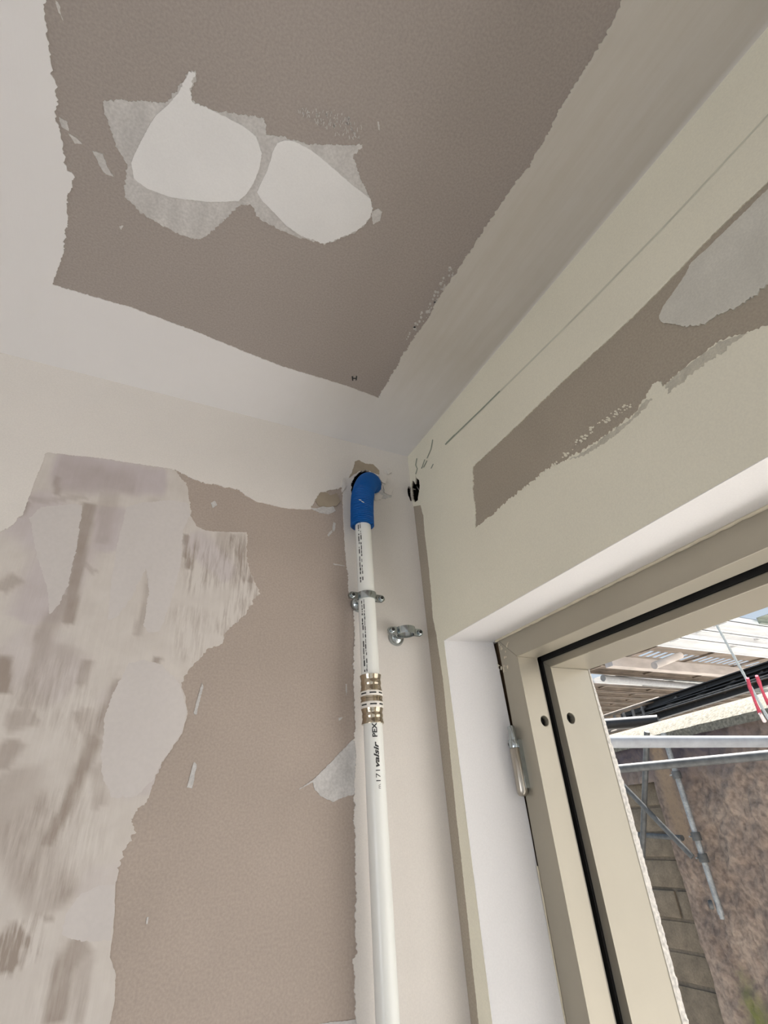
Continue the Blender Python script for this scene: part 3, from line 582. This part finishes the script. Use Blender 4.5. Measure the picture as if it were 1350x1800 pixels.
h = cz[3] - cz[2]; bm = bmesh.new()
lathe(bm, (PX, PY, cz[2]), (0, 0, 1), [(PR - .001, 0), (.0192, 0), (.0192, h * .3), (.0182, h * .38), (.0182, h * .58), (.0192, h * .66), (.0192, h), (PR - .001, h)], 48); obj('coupling_body', bm, M['bronze'], cpl, smooth=True)
for zc_, r in (((cz[1] + cz[2]) / 2, .0200), ((cz[3] + cz[4]) / 2, .0200)):      # slots in the white rings
    bm = bmesh.new()
    for a0, a1 in ((-1.15, -.55), (-.25, .35), (.6, 1.1)):
        pr = None
        for k in range(9):
            a = -PI / 2 - .35 + a0 + (a1 - a0) * k / 8; c = (PX + r * math.cos(a), PY + r * math.sin(a))
            q = [bm.verts.new((c[0], c[1], zc_ + s * .0012)) for s in (-1, 1)]
            if pr: bm.faces.new((pr[0], q[0], q[1], pr[1]))
            pr = q
    obj('slot', bm, M['print'], cpl)
# printing: bent round the pipe, reading upwards
VA = math.atan2(CAM.y - PY, CAM.x - PX)                    # the side of the pipe that is turned to the room
def print_text(body, z0, z1, size, ang, shear=0., bold=0.):
    cu = bpy.data.curves.new('print', 'FONT'); cu.body = body; cu.size = size; cu.shear = shear; cu.offset = bold; cu.resolution_u = 2
    t = bpy.data.objects.new('tmp', cu); COL.objects.link(t); bpy.context.view_layer.update()
    me = bpy.data.meshes.new_from_object(t.evaluated_get(bpy.context.evaluated_depsgraph_get())); bpy.data.objects.remove(t)
    xs = [v.co.x for v in me.vertices]; x0, x1 = min(xs), max(xs); ys = [v.co.y for v in me.vertices]; ym = (min(ys) + max(ys)) / 2
    bm = bmesh.new(); bm.from_mesh(me)
    bmesh.ops.subdivide_edges(bm, edges=[e for e in bm.edges if e.calc_length() > size * .25], cuts=2)
    for v in bm.verts:
        z = z0 + (v.co.x - x0) / (x1 - x0) * (z1 - z0); a = ang - (v.co.y - ym) / PR      # letter tops point to the left
        v.co = (PX + (PR + .0002) * math.cos(a), PY + (PR + .0002) * math.sin(a), z)
    obj('printed_text', bm, M['print'], pipe)
TA = VA + .10
print_text('m.', zpix(1386), zpix(1377), .0075, TA + .28)
print_text('171', zpix(1373), zpix(1353), .0105, TA + .18)
print_text('valsir', zpix(1348), zpix(1303), .0115, TA + .12, .28, .0004)
print_text('PEX', zpix(1295), zpix(1270), .0112, TA + .05, 0, .00035)
bm = bmesh.new(); rnd = random.Random(21)                  # illegible small print above the coupling
for a_off, wd in ((-.62, .0030), (-.34, .0022)):
    z = cz[5] + .004
    while z < 2.345:
        l = rnd.uniform(.0025, .012); ww = wd * rnd.uniform(.45, 1.0); a = VA + a_off + rnd.uniform(-.03, .03)
        if not (2.178 < z < 2.212):
            q = [(PX + (PR + .0002) * math.cos(a + s * ww / PR / 2), PY + (PR + .0002) * math.sin(a + s * ww / PR / 2), zz) for s, zz in ((-1, z), (1, z), (1, z + l), (-1, z + l))]
            bm.faces.new([bm.verts.new(p) for p in q])
        z += l + rnd.choice([.0012, .0015, .002, .006])
o = obj('small_print', bm, M['print'], pipe); o['kind'] = 'stuff'

# blue corrugated conduit
path = [(-.094, .045, 2.488), (-.101, .020, 2.488), (-.110, -.002, 2.486), (-.124, -.020, 2.477), (-.138, -.033, 2.459), (-.149, -.040, 2.432), (-.1545, -.0425, 2.400), (-.1565, -.0425, 2.346)]
def spline(pts, n):
    pts = [Vector(p) for p in pts]; out = []
    for i in range(len(pts) - 1):
        p0, p1, p2, p3 = pts[max(i - 1, 0)], pts[i], pts[i + 1], pts[min(i + 2, len(pts) - 1)]
        for k in range(n):
            t = k / n; out.append(.5 * ((2 * p1) + (p2 - p0) * t + (2 * p0 - 5 * p1 + 4 * p2 - p3) * t * t + (3 * p1 - p0 - 3 * p2 + p3) * t ** 3))
    return out + [pts[-1]]
sp = spline(path, 60); L = [0]
for a, b in zip(sp, sp[1:]): L.append(L[-1] + (b - a).length)
rad = [.0238 + .0010 * math.sin(2 * PI * s / .0045) * (1.0 if s > L[-1] - .085 else .45) for s in L]
bm = bmesh.new()
inner = [.0205] * len(sp)
tube(bm, sp + sp[::-1][:30], rad[:-1] + [.0240] + inner[:30], 36, caps=False)
con = obj('corrugated_conduit', bm, M['blue'], None, smooth=True); tag(con, 'short bright blue corrugated conduit sleeve bending out of the wall', 'conduit')
bm = bmesh.new(); rnd = random.Random(2)
for c in ((631, 879, 635, 880), (635, 881.5, 640, 884)):
    a, b = [meet(c[i], c[i + 1], 1, -.0675) for i in (0, 2)]
    bm.faces.new([bm.verts.new(p) for p in (a, b, b + Vector((0, 0, .002)), a + Vector((0, 0, .002)))])
obj('white_fleck', bm, M['skim_white'], con)

# pipe clamps
def clamp(cx, cy, cz_, label, empty_ring):
    t = empty('pipe_clamp', (cx, cy, cz_)); tag(t, label, 'clamp', 'zinc pipe clamps on the wall')
    for s in (1, -1):                                     # front and rear half of the ring, each with two ears
        bm = bmesh.new(); ri, ro, hw = .0166, .0190, .0068; n = 20; prev = None
        for k in range(n + 1):
            a = PI * k / n * .96 + PI * .02; cs, sn = math.cos(a), -s * math.sin(a)
            bul = .0012 * math.sin(a)
            row = [bm.verts.new((cx + r * cs, cy + r * sn, cz_ + z)) for r, z in ((ri, -hw), (ro, -hw), (ro + bul, 0), (ro, hw), (ri, hw))]
            if prev:
                for i in range(5): bm.faces.new((prev[i], prev[(i + 1) % 5], row[(i + 1) % 5], row[i]))
            prev = row
        for e in (1, -1):
            y0 = cy - s * .0006; y1 = cy - s * .0030; outl = [(ri + .001, -hw), (.031, -hw)] + [(.031 + hw * math.sin(q), -hw * math.cos(q)) for q in np.linspace(.2, PI - .2, 9)] + [(.031, hw), (ri + .001, hw)]
            A = [bm.verts.new((cx + e * u, y0, cz_ + v)) for u, v in outl]; B = [bm.verts.new((cx + e * u, y1, cz_ + v)) for u, v in outl]
            bm.faces.new(A); bm.faces.new(B[::-1])
            for i in range(len(A)): bm.faces.new((A[i], B[i], B[(i + 1) % len(A)], A[(i + 1) % len(A)]))
        obj('clamp_half', bm, M['zinc'], t, smooth=True)
    for e in (1, -1):
        ex = cx + e * .0300
        bm = bmesh.new(); lathe(bm, (ex, cy - .003, cz_), (0, -1, 0), [(0, 0), (.0052, 0), (.0054, .001), (.0050, .0036), (.0042, .0042), (.0030, .0042), (.0030, .0022), (0, .0022)], 20)
        sc = obj('screw', bm, M['zinc'], t, smooth=True)
        bm = bmesh.new(); lathe(bm, (ex, cy - .003, cz_), (0, -1, 0), [(0, .0036), (.0034, .0036), (.0034, .0046), (0, .0046)], 6); obj('socket_shade', bm, M['dark_fill'], sc)
        bm = bmesh.new(); lathe(bm, (ex, cy + .003, cz_), (0, 1, 0), [(0, 0), (.0048, 0), (.0048, .004), (.0028, .0045), (.0028, .010), (0, .010)], 6); obj('nut', bm, M['zinc'], t)
    bm = bmesh.new(); lathe(bm, (cx, cy + .018, cz_), (0, 1, 0), [(0, 0), (.0068, 0), (.0068, .008), (.0038, .0085), (.0038, -cy - .018), (0, -cy - .018)], 20); obj('stud', bm, M['zinc'], t, smooth=True)
    bm = bmesh.new(); d = -cy - .001
    lathe(bm, (cx, 0, cz_), (0, -1, 0), [(0, .0022), (.0165, .0022), (.0168, .003), (.0160, .006), (.0138, .0105), (.009, .0135), (.0050, .0150), (0, .0152)], 32); obj('wall_rosette', bm, M['zinc'], t, smooth=True)
    return t
clamp(PX, PY, 2.1885, 'zinc pipe clamp closed round the white pipe below the blue conduit', False)
clamp(-.0755, -.042, 2.1275, 'empty zinc pipe clamp on the wall right of the white pipe', True)

# ------------------------------------------------------------------ outdoors
ground = obj('ground', bx((.28, -12, -3.4), (22, 16, -3.2)), M['ground']); tag(ground, kind='structure')
tag(obj('bounce_surface', bx((1.15, -6, -.05), (2.75, 1.4, .15)), M['bounce_surface']), kind='structure')  # unseen slab added to bounce sunlight up through the window
tag(obj('bounce_wall', bx((1.0, -5.6, -3.2), (9, -5.2, 4.2)), M['bounce_surface']), kind='structure')  # unseen wall added to bounce sunlight onto jamb and rebates
# roughcast wall across the yard
base = at(1212, 1580, 3.3); WD = Vector((-.229, -.973, 0)).normalized(); WN = Vector((-.973, .229, 0)).normalized()     # WD runs to the right in the photograph, WN faces the room
WTOP = 2.235
ws = np.concatenate([np.arange(-3.2, -1.2, .12), np.arange(-1.2, 2.2, .016), np.arange(2.2, 2.9, .15)]); wz = np.concatenate([np.arange(-3.2, .2, .16), np.arange(.2, WTOP, .016), [WTOP]])
bm = bmesh.new(); rows = []; at_moss, at_dark, at_tan = [], [], []
b2 = Vector((base.x, base.y, 0))
for z in wz:
    row = []
    for s in ws:
        q = Vector((s * 9, z * 5.0, 0)); d = .030 * (noise.fractal(q, 1.0, 2.1, 4) ) + .016 * noise.noise(Vector((s * 45, z * 24, 2)))
        if z > WTOP - .02: d *= .4
        smooth_tan = max(0, min(1, 1.3 - abs(s - .12) / .12)) * max(0, min(1, (z - 1.4) / .25))
        d *= 1 - .8 * smooth_tan
        if abs(s) < .08: d *= .35
        row.append(bm.verts.new(b2 + WD * float(s) + WN * float(d) + Vector((0, 0, float(z)))))
        at_tan.append(smooth_tan)
        at_moss.append(max(0, min(1, (1.06 + .22 * noise.noise(Vector((s * 3, 1, 0))) - z) / .35)) * max(0, min(1, (s - .05) / .2)))
        at_dark.append(max(0, min(1, (z - 1.75 + .15 * noise.noise(Vector((s * 3, 5, 0)))) / .35)) * (1 - .6 * max(0, min(1, (s - .6) / .6))))  # darker purple tone, stronger towards the top of the wall
    rows.append(row)
for a, b in zip(rows, rows[1:]):
    for i in range(len(a) - 1):
        if ws[i] < -.02 and a[0].co.z < 1.93: continue
        bm.faces.new((a[i], b[i], b[i + 1], a[i + 1]))
bk = [[bm.verts.new(b2 + WD * float(s) - WN * .35 + Vector((0, 0, float(z)))) for s in (-.02, ws[-1])] for z in (wz[0], wz[-1])]
bm.faces.new((bk[0][0], bk[0][1], bk[1][1], bk[1][0]))
bm.verts.index_update()
rc = obj('yard_wall', bm, M['roughcast']); tag(rc, 'rough roughcast yard wall across from the window, mossy at the bottom', 'wall', kind='structure')
for nm, v in (('moss', at_moss), ('dark_top', at_dark), ('tan', at_tan)):
    a = rc.data.attributes.new(nm, 'FLOAT', 'POINT'); arr = np.zeros(len(rc.data.vertices), np.float32); arr[:len(v)] = v; a.data.foreach_set('value', arr)
for p in rc.data.polygons: p.use_smooth = True
bm = bmesh.new(); prev = None
for k in range(240):
    s = -3.2 + 6.05 * k / 239; j = .02 * noise.noise(Vector((s * 9, 0, 3))) + .01 * noise.noise(Vector((s * 30, 0, 3)))
    row = []
    for f_, z_ in ((.035 + j, -.06), (.030 + j, -.01), (-.03, .035 + j * .6), (-.12, .085 + j * .6), (-.22, .11), (-.36, .11), (-.36, -.06)): row.append(bm.verts.new(b2 + WD * s + WN * f_ + Vector((0, 0, WTOP + z_))))
    if prev:
        for i in range(6): bm.faces.new((prev[i], prev[i + 1], row[i + 1], row[i]))
    prev = row
obj('mortar_coping', bm, M['coping'], rc, smooth=True)  # sloped cap shaped to catch sun as the wall's lit top edge
# stone block pillar left of it: each block a part
pil = empty('stone_pillar', (base.x - .1, base.y, -3.2)); tag(pil, 'pillar of grey brown stone blocks left of the roughcast wall', 'pillar')
PXF = base.x + .10                                          # the pillar's face towards the window
y1p = base.y + .03; y0p = meet(1150, 1560, 0, PXF).y
courses = [1830, 1722, 1667, 1614, 1562, 1510, 1464, 1417, 1372, 1325]
zs = [meet(1160, v, 0, PXF).z for v in courses]
ylo, yhi = min(y0p, y1p) - .0, max(y0p, y1p) + .0
yR = meet(1212, 1580, 0, PXF).y; yL = meet(1105, 1580, 0, PXF).y
obj('mortar_core', bx((PXF + .012, min(yR, yL), -3.2), (PXF + .25, max(yR, yL), zs[-1])), M['mortar'], pil)
rnd = random.Random(33)
for i in range(len(zs) - 1):
    z0, z1 = zs[i] + .006, zs[i + 1] - .006; cut = min(yR, yL) + abs(yR - yL) * rnd.choice([.18, 1.0, 1.0, 1.0])
    for a, b in ((min(yR, yL), cut - .004), (cut + .004, max(yR, yL))):
        if b - a < .04: continue
        bm = bmesh.new(); e = rnd.uniform(-.006, .006); box(bm, (PXF + e, a + rnd.uniform(0, .012), z0 + rnd.uniform(0, .008)), (PXF + .05, b, z1))
        bmesh.ops.bevel(bm, geom=bm.edges[:], offset=.012, segments=2, affect='EDGES', profile=.6)
        obj('stone_block', bm, M['block'], pil, smooth=True)
for i in range(8):
    z1 = zs[0] - i * .22 - .006; bm = bmesh.new(); box(bm, (PXF, min(yR, yL), z1 - .208), (PXF + .05, max(yR, yL), z1)); obj('stone_block', bm, M['block'], pil)
# pipe standing in the crack between pillar and wall
bm = bmesh.new(); yq = yR - .012
tube(bm, [(PXF - .005, yq + .004 * math.sin(z * 9), z) for z in np.linspace(-.2, 1.95, 30)], .006, 8)
tag(obj('drain_cable', bm, M['black_steel'], None, smooth=True), 'dark cable running up the pillar corner', 'cable')
# dark backing, its colour stands in for deep shade beyond the pillar
rec = obj('shed_wall', bx((PXF + .30, max(yR, yL) - .3, -3.2), (PXF + .5, 12, 2.2)), mk('dark_shed_wall', (.075, .058, .042), .95, var=.3, scale=9, bump=.5, bump_scale=40)); tag(rec, kind='structure')  # no real shed: added backing in place of deep shade

def pole(name, pts, r, mat, label, cat='tube', group=None, seg=20):
    bm = bmesh.new(); pts = [Vector(p) for p in pts]; tube(bm, pts, r, seg)
    u = (pts[-1] - pts[0]).normalized()
    o = obj(name, bm, mat, None, smooth=True); tag(o, label, cat, group); return o
def level_pair(p, q, d):
    a = at(*p, d); b = meet(*q, 2, a.z); return a, b
# bright guard rail close to the window
a = at(1070, 1304, 2.15); b = at(1350, 1303.5, 2.30); dd = (b - a); pole('guard_rail', [a - dd * .5, b + dd * .5], .0240, M['galv_bright'], 'bright horizontal scaffold tube crossing the view just outside the window', 'scaffold tube')
a = at(1093, 1351, 2.85); b = at(1350, 1327, 2.45); dd = b - a
led = pole('ledger_tube', [a - dd * .10, b + dd * .25], .0215, M['galv_dull'], 'grey slanting scaffold tube below the bright horizontal one', 'scaffold tube')
ledd = dd
def coupler(parent, p, axis, r=.024):
    u, v = frame_of(axis); bm = bmesh.new()
    lathe(bm, Vector(p) - Vector(axis).normalized() * .022, axis, [(r + .001, 0), (r + .009, 0), (r + .010, .004), (r + .010, .040), (r + .009, .044), (r + .001, .044)], 20)
    c = obj('coupler', bm, M['galv_dull'], parent, smooth=True)
    bm = bmesh.new(); o_ = Vector(p) + WN * .0 + u * (r + .012)
    lathe(bm, o_ - v * .03, v, [(0, 0), (.008, 0), (.008, .012), (.005, .013), (.005, .055), (0, .055)], 6); obj('bolt', bm, M['galv'], c)
# standard in front of the roughcast wall
def on_wall(px, py, off):
    r = ray(px, py); return CAM + r * ((b2 + WN * off - CAM).dot(WN) / r.dot(WN))
pb = on_wall(1268, 1608, .10)
st = empty('scaffold_standard', pb); tag(st, 'upright galvanised scaffold tube ending in front of the roughcast wall', 'scaffold tube')
bm = bmesh.new(); tube(bm, [pb, Vector((pb.x, pb.y, WTOP - .02))], .017, 20); obj('tube', bm, M['galv'], st, smooth=True)
bm = bmesh.new(); tube(bm, [pb - Vector((0, 0, -.02)), pb - Vector((0, 0, .02))], .013, 16); obj('spigot', bm, M['galv'], st, smooth=True)
def up(py):
    lo, hi = pb.z, pb.z + 3
    for _ in range(40):
        m = (lo + hi) / 2; q = R.transposed() @ (Vector((pb.x, pb.y, m)) - CAM)
        if H / 2 - FPX * q.y / -q.z > py: lo = m
        else: hi = m
    return Vector((pb.x, pb.y, lo))
for py in (1362, 1470, 1508): coupler(st, up(py), (0, 0, 1), .017)
bm = bmesh.new(); pc = up(1590); lathe(bm, pc + Vector((-.02, .02, 0)), (-.7, .7, 0), [(0, 0), (.022, 0), (.024, .01), (.020, .02), (0, .022)], 18); obj('base_clip', bm, M['galv_dull'], st, smooth=True)
# bracing behind
q1 = up(1475); a = on_wall(1118, 1467, .12)
dd = (q1 - a); pole('transom_tube', [a - dd * .15, q1 - dd * .22], .016, M['galv_dull'], 'short dark horizontal scaffold tube joined to the upright tube', 'scaffold tube')
q2 = up(1513); a = on_wall(1098, 1382, .30); dd = q2 - a
pole('diagonal_brace', [a - dd * .1, q2 - dd * .05 + WN * .05], .016, M['galv_dull'], 'dark diagonal scaffold brace falling to the upright tube', 'scaffold tube')
a = on_wall(1136, 1320, .22); b = on_wall(1129, 1510, .22); pole('inner_standard', [a - (b - a) * .18, b + (b - a) * 2.0], .018, M['galv_dull'], 'dark near-vertical scaffold tube crossing in front of the stone pillar', 'scaffold tube')

# lattice girder of black steel above the wall
ga = meet(1070, 1284, 2, 2.52); gb = meet(1350, 1202, 2, 2.52); gd = (gb - ga); gd.z = 0; gl = gd.length; gd /= gl; gn = Vector((gd.y, -gd.x, 0))
if gn.dot(CAM - ga) < 0: gn = -gn
def on_girder(px, py):
    r = ray(px, py); t = (ga - CAM).dot(gn) / r.dot(gn); return CAM + r * t
gir = empty('lattice_girder', ga); tag(gir, 'black steel lattice girder slanting above the roughcast wall', 'girder')
def chord(p, q, h_, d_, name='chord', mat=M['black_steel']):
    p = Vector(p); q = Vector(q); e = (q - p); p = p - e * .4; q = q + e * .8; up_ = Vector((0, 0, 1)); bm = bmesh.new()
    for (z0, z1, n0, n1) in ((0, h_, -.006, 0), (0, .008, -.006, d_), (h_ - .008, h_, -.006, d_)):
        hexa(bm, [p + up_ * z0 + gn * n0, q + up_ * z0 + gn * n0, q + up_ * z0 + gn * n1, p + up_ * z0 + gn * n1, p + up_ * z1 + gn * n0, q + up_ * z1 + gn * n0, q + up_ * z1 + gn * n1, p + up_ * z1 + gn * n1])
    return obj(name, bm, mat, gir)
chord(on_girder(1070, 1293), on_girder(1350, 1207), .12, .05)
chord(on_girder(1150, 1246), on_girder(1350, 1184), .07, .05)
chord(on_girder(1110, 1268), on_girder(1350, 1195), .022, .07, 'rail', M['grey_steel'])
for x in (1115, 1170, 1222, 1272, 1322):
    t = (x - 1070) / 280.; p = on_girder(x, 1286 - 82 * t - 10); q = on_girder(x + 22, 1262 - 82 * t - 8)
    bm = bmesh.new(); tube(bm, [p, q], .018, 10); obj('brace', bm, M['grey_steel'], gir, smooth=True)
p0 = on_girder(1155, 1280); bm = bmesh.new(); box(bm, p0 + Vector((-.05, -.05, -.34)), p0 + Vector((.03, .03, .02))); obj('bracket', bm, M['black_steel'], gir)
for dx in (-.012, .02):
    bm = bmesh.new(); lathe(bm, on_girder(1164 + dx * 200, 1268) + gn * .05, gn, [(0, 0), (.018, 0), (.018, .012), (0, .014)], 6); obj('bolt', bm, M['galv_bright'], gir)
# second, more distant ladder beam
p, q = at(1056, 1262, 5.2), at(1135, 1236, 5.0); ladder = empty('ladder_beam', p); tag(ladder, 'small grey ladder beam behind the girder at the left window edge', 'beam')
e = (q - p); n_ = e.cross(Vector((0, 0, 1))).normalized()
for off in (0, -.16):
    bm = bmesh.new(); tube(bm, [p - e * .6 + Vector((0, 0, off)), q + e * .3 + Vector((0, 0, off))], .020, 12); obj('rail', bm, M['deck_brown'], ladder, smooth=True)
for k in range(7):
    t = -.3 + k * .2; bm = bmesh.new(); tube(bm, [p + e * t + Vector((0, 0, -.16)), p + e * t + Vector((0, 0, 0))], .014, 8); obj('rung', bm, M['grey_steel'], ladder)
bl = at(1056, 1274, 4.9); br = at(1140, 1268, 4.7); pole('dark_tube', [bl - (br - bl), br + (br - bl) * .2], .05, M['black_steel'], 'thick black tube at the left end of the girder', 'scaffold tube')

# scaffold decks overhead, seen from below
ZD = 3.3
def plank(y0, y1, x0, x1, mat, label, slots=None, cat='scaffold plank', flange=.055, z=ZD):
    t = empty('scaffold_plank', ((x0 + x1) / 2, (y0 + y1) / 2, z)); tag(t, label, cat, 'scaffold planks overhead')
    bm = bmesh.new(); holes = []
    if slots:
        sy0, sy1, pitch, wd, sx0, sx1 = slots; x = sx0
        while x < sx1:
            holes.append([(x, sy0), (x + wd, sy0), (x + wd + .03, sy1), (x + .03, sy1)]); x += pitch
    sheet(bm, [(x0, y0), (x1, y0), (x1, y1), (x0, y1)], holes, lambda u, v, n: Vector((u, v, z - n)), Vector((0, 0, -1)), 0, -.004, -.004)
    obj('deck_sheet', bm, mat, t)
    for yy in (y0, y1 - .006):
        bm = bmesh.new(); box(bm, (x0, yy, z - flange), (x1, yy + .006, z + .004)); box(bm, (x0, yy - (.0 if yy == y0 else .02), z - flange), (x1, yy + (.026 if yy == y0 else .006), z - flange + .005)); obj('side_flange', bm, mat, t)
    k = x0 + .4
    while k < x1:
        obj('stiffener', bx((k, y0 + .006, z - .02), (k + .03, y1 - .006, z)), mat, t); k += 1.0
    return t
pe = meet(1326, 1088, 2, ZD)
plank(pe.y - .42, pe.y - .02, pe.x, 12, M['toe'], 'greenish grey scaffold plank nearest the window head')
ys = [meet(1335, 1091, 2, ZD).y, meet(1300, 1117, 2, ZD).y, meet(1300, 1133, 2, ZD).y, meet(1300, 1152, 2, ZD).y]
plank(ys[0], ys[0] + .25, 4.3, 12, M['deck_bright'], 'first bright galvanised scaffold plank from the window head')
plank(ys[0] + .27, ys[1] + .05, 4.3, 12, M['deck_bright'], 'second bright galvanised scaffold plank from the window head')
plank(ys[1] + .07, ys[2] + .12, 4.3, 12, M['deck_bright'], 'third bright galvanised scaffold plank from the window head', flange=.08)
y3 = ys[2] + .14
plank(y3, y3 + .78, 4.3, 12, M['deck_brown'], 'dusty brown scaffold plank with a row of slanting light slots', slots=(meet(1240, 1154, 2, ZD).y, meet(1240, 1165, 2, ZD).y, .12, .072, 4.6, 8.8))
y4 = meet(1200, 1184, 2, ZD).y; y5 = meet(1200, 1205, 2, ZD).y
plank(y3 + .80, y4 + .12, 4.3, 12, M['deck_brown'], 'dusty brown scaffold plank beside the slotted one')
xs_ = meet(1155, 1190, 2, ZD).x
plank(y4 + .14, y5 - .04, meet(1064, 1186, 2, ZD).x, xs_, M['deck_bright'], 'bright bluish scaffold plank ending midway at the left')
plank(y4 + .14, y5 - .04, xs_ + .02, 12, M['galv'], 'grey corrugated scaffold plank with a row of small light slots', slots=(y4 + .18, y4 + .30, .11, .06, xs_ + .05, meet(1255, 1192, 2, ZD).x))
yy = y5 + .05
for k in range(9):
    plank(yy, yy + .30, 5.3 if k < 2 else 4.6, 13, M['deck_brown'], 'brown underside of the %s scaffold plank beyond the galvanised tube' % ('first', 'second', 'third', 'fourth', 'fifth', 'sixth', 'seventh', 'eighth', 'ninth')[k]); yy += .33
a = meet(1075, 1163, 2, ZD - .12); b = meet(1340, 1186, 2, ZD - .12); dd = b - a
bm = bmesh.new(); p, q = a - dd * .02, b; hexa(bm, [p + Vector(v) for v in ((0, -.05, -.06), (0, .05, -.06), (0, .05, .05), (0, -.05, .05))] + [q + Vector(v) for v in ((0, -.05, -.06), (0, .05, -.06), (0, .05, .05), (0, -.05, .05))])
tag(obj('deck_beam', bm, M['deck_pink']), 'pale dusty beam under the scaffold planks', 'beam')
a = meet(1060, 1192, 2, ZD - .12); b = meet(1258, 1210, 2, ZD - .12); dd = b - a * 1
pole('deck_tube', [a, b], .040, M['galv_bright'], 'pale galvanised tube under the scaffold planks', 'scaffold tube')
a = meet(1150, 1170, 2, ZD - .3); b = meet(1196, 1152, 2, ZD - .16); pole('deck_strut', [a, b], .035, M['deck_pink'], 'short dusty strut crossing the slotted plank', 'strut')

# rope with red straps
ra, rb = at(1262, 1103, 2.3), at(1350, 1262, 2.0); e = rb - ra
bm = bmesh.new(); pts = [ra - e * .9 + e * 2.4 * k / 90 for k in range(91)]
tube(bm, pts, [.0052 + .0007 * math.sin(k * 1.9) for k in range(91)], 10); tag(obj('rope', bm, M['rope'], None, smooth=True), 'thin white rope hanging diagonally outside the window', 'rope')
def strap(pts, wd, label, d=1.88):
    t = empty('strap', at(*pts[0], d)); tag(t, label, 'strap', 'red straps by the rope')
    half = len(pts) - 2
    for nm, seg, mt in (('red_webbing', pts[:-1], M['red']), ('pale_end', pts[-2:], M['white_strap'])):
        bm = bmesh.new(); tube(bm, [at(p[0], p[1], d + .004 * i) for i, p in enumerate(seg)], [wd * (1 + .25 * math.sin(i * 2.)) for i in range(len(seg))], 8)
        obj(nm, bm, mt, t, smooth=True)
strap([(1314, 1192), (1318, 1208), (1323, 1222), (1330, 1240), (1336, 1254), (1344, 1268)], .0055, 'left red strap with a pale end beside the rope')
strap([(1330, 1188), (1334, 1198), (1339, 1212), (1345, 1226), (1352, 1240), (1362, 1262)], .0055, 'right red strap with a pale end beside the rope', 1.86)
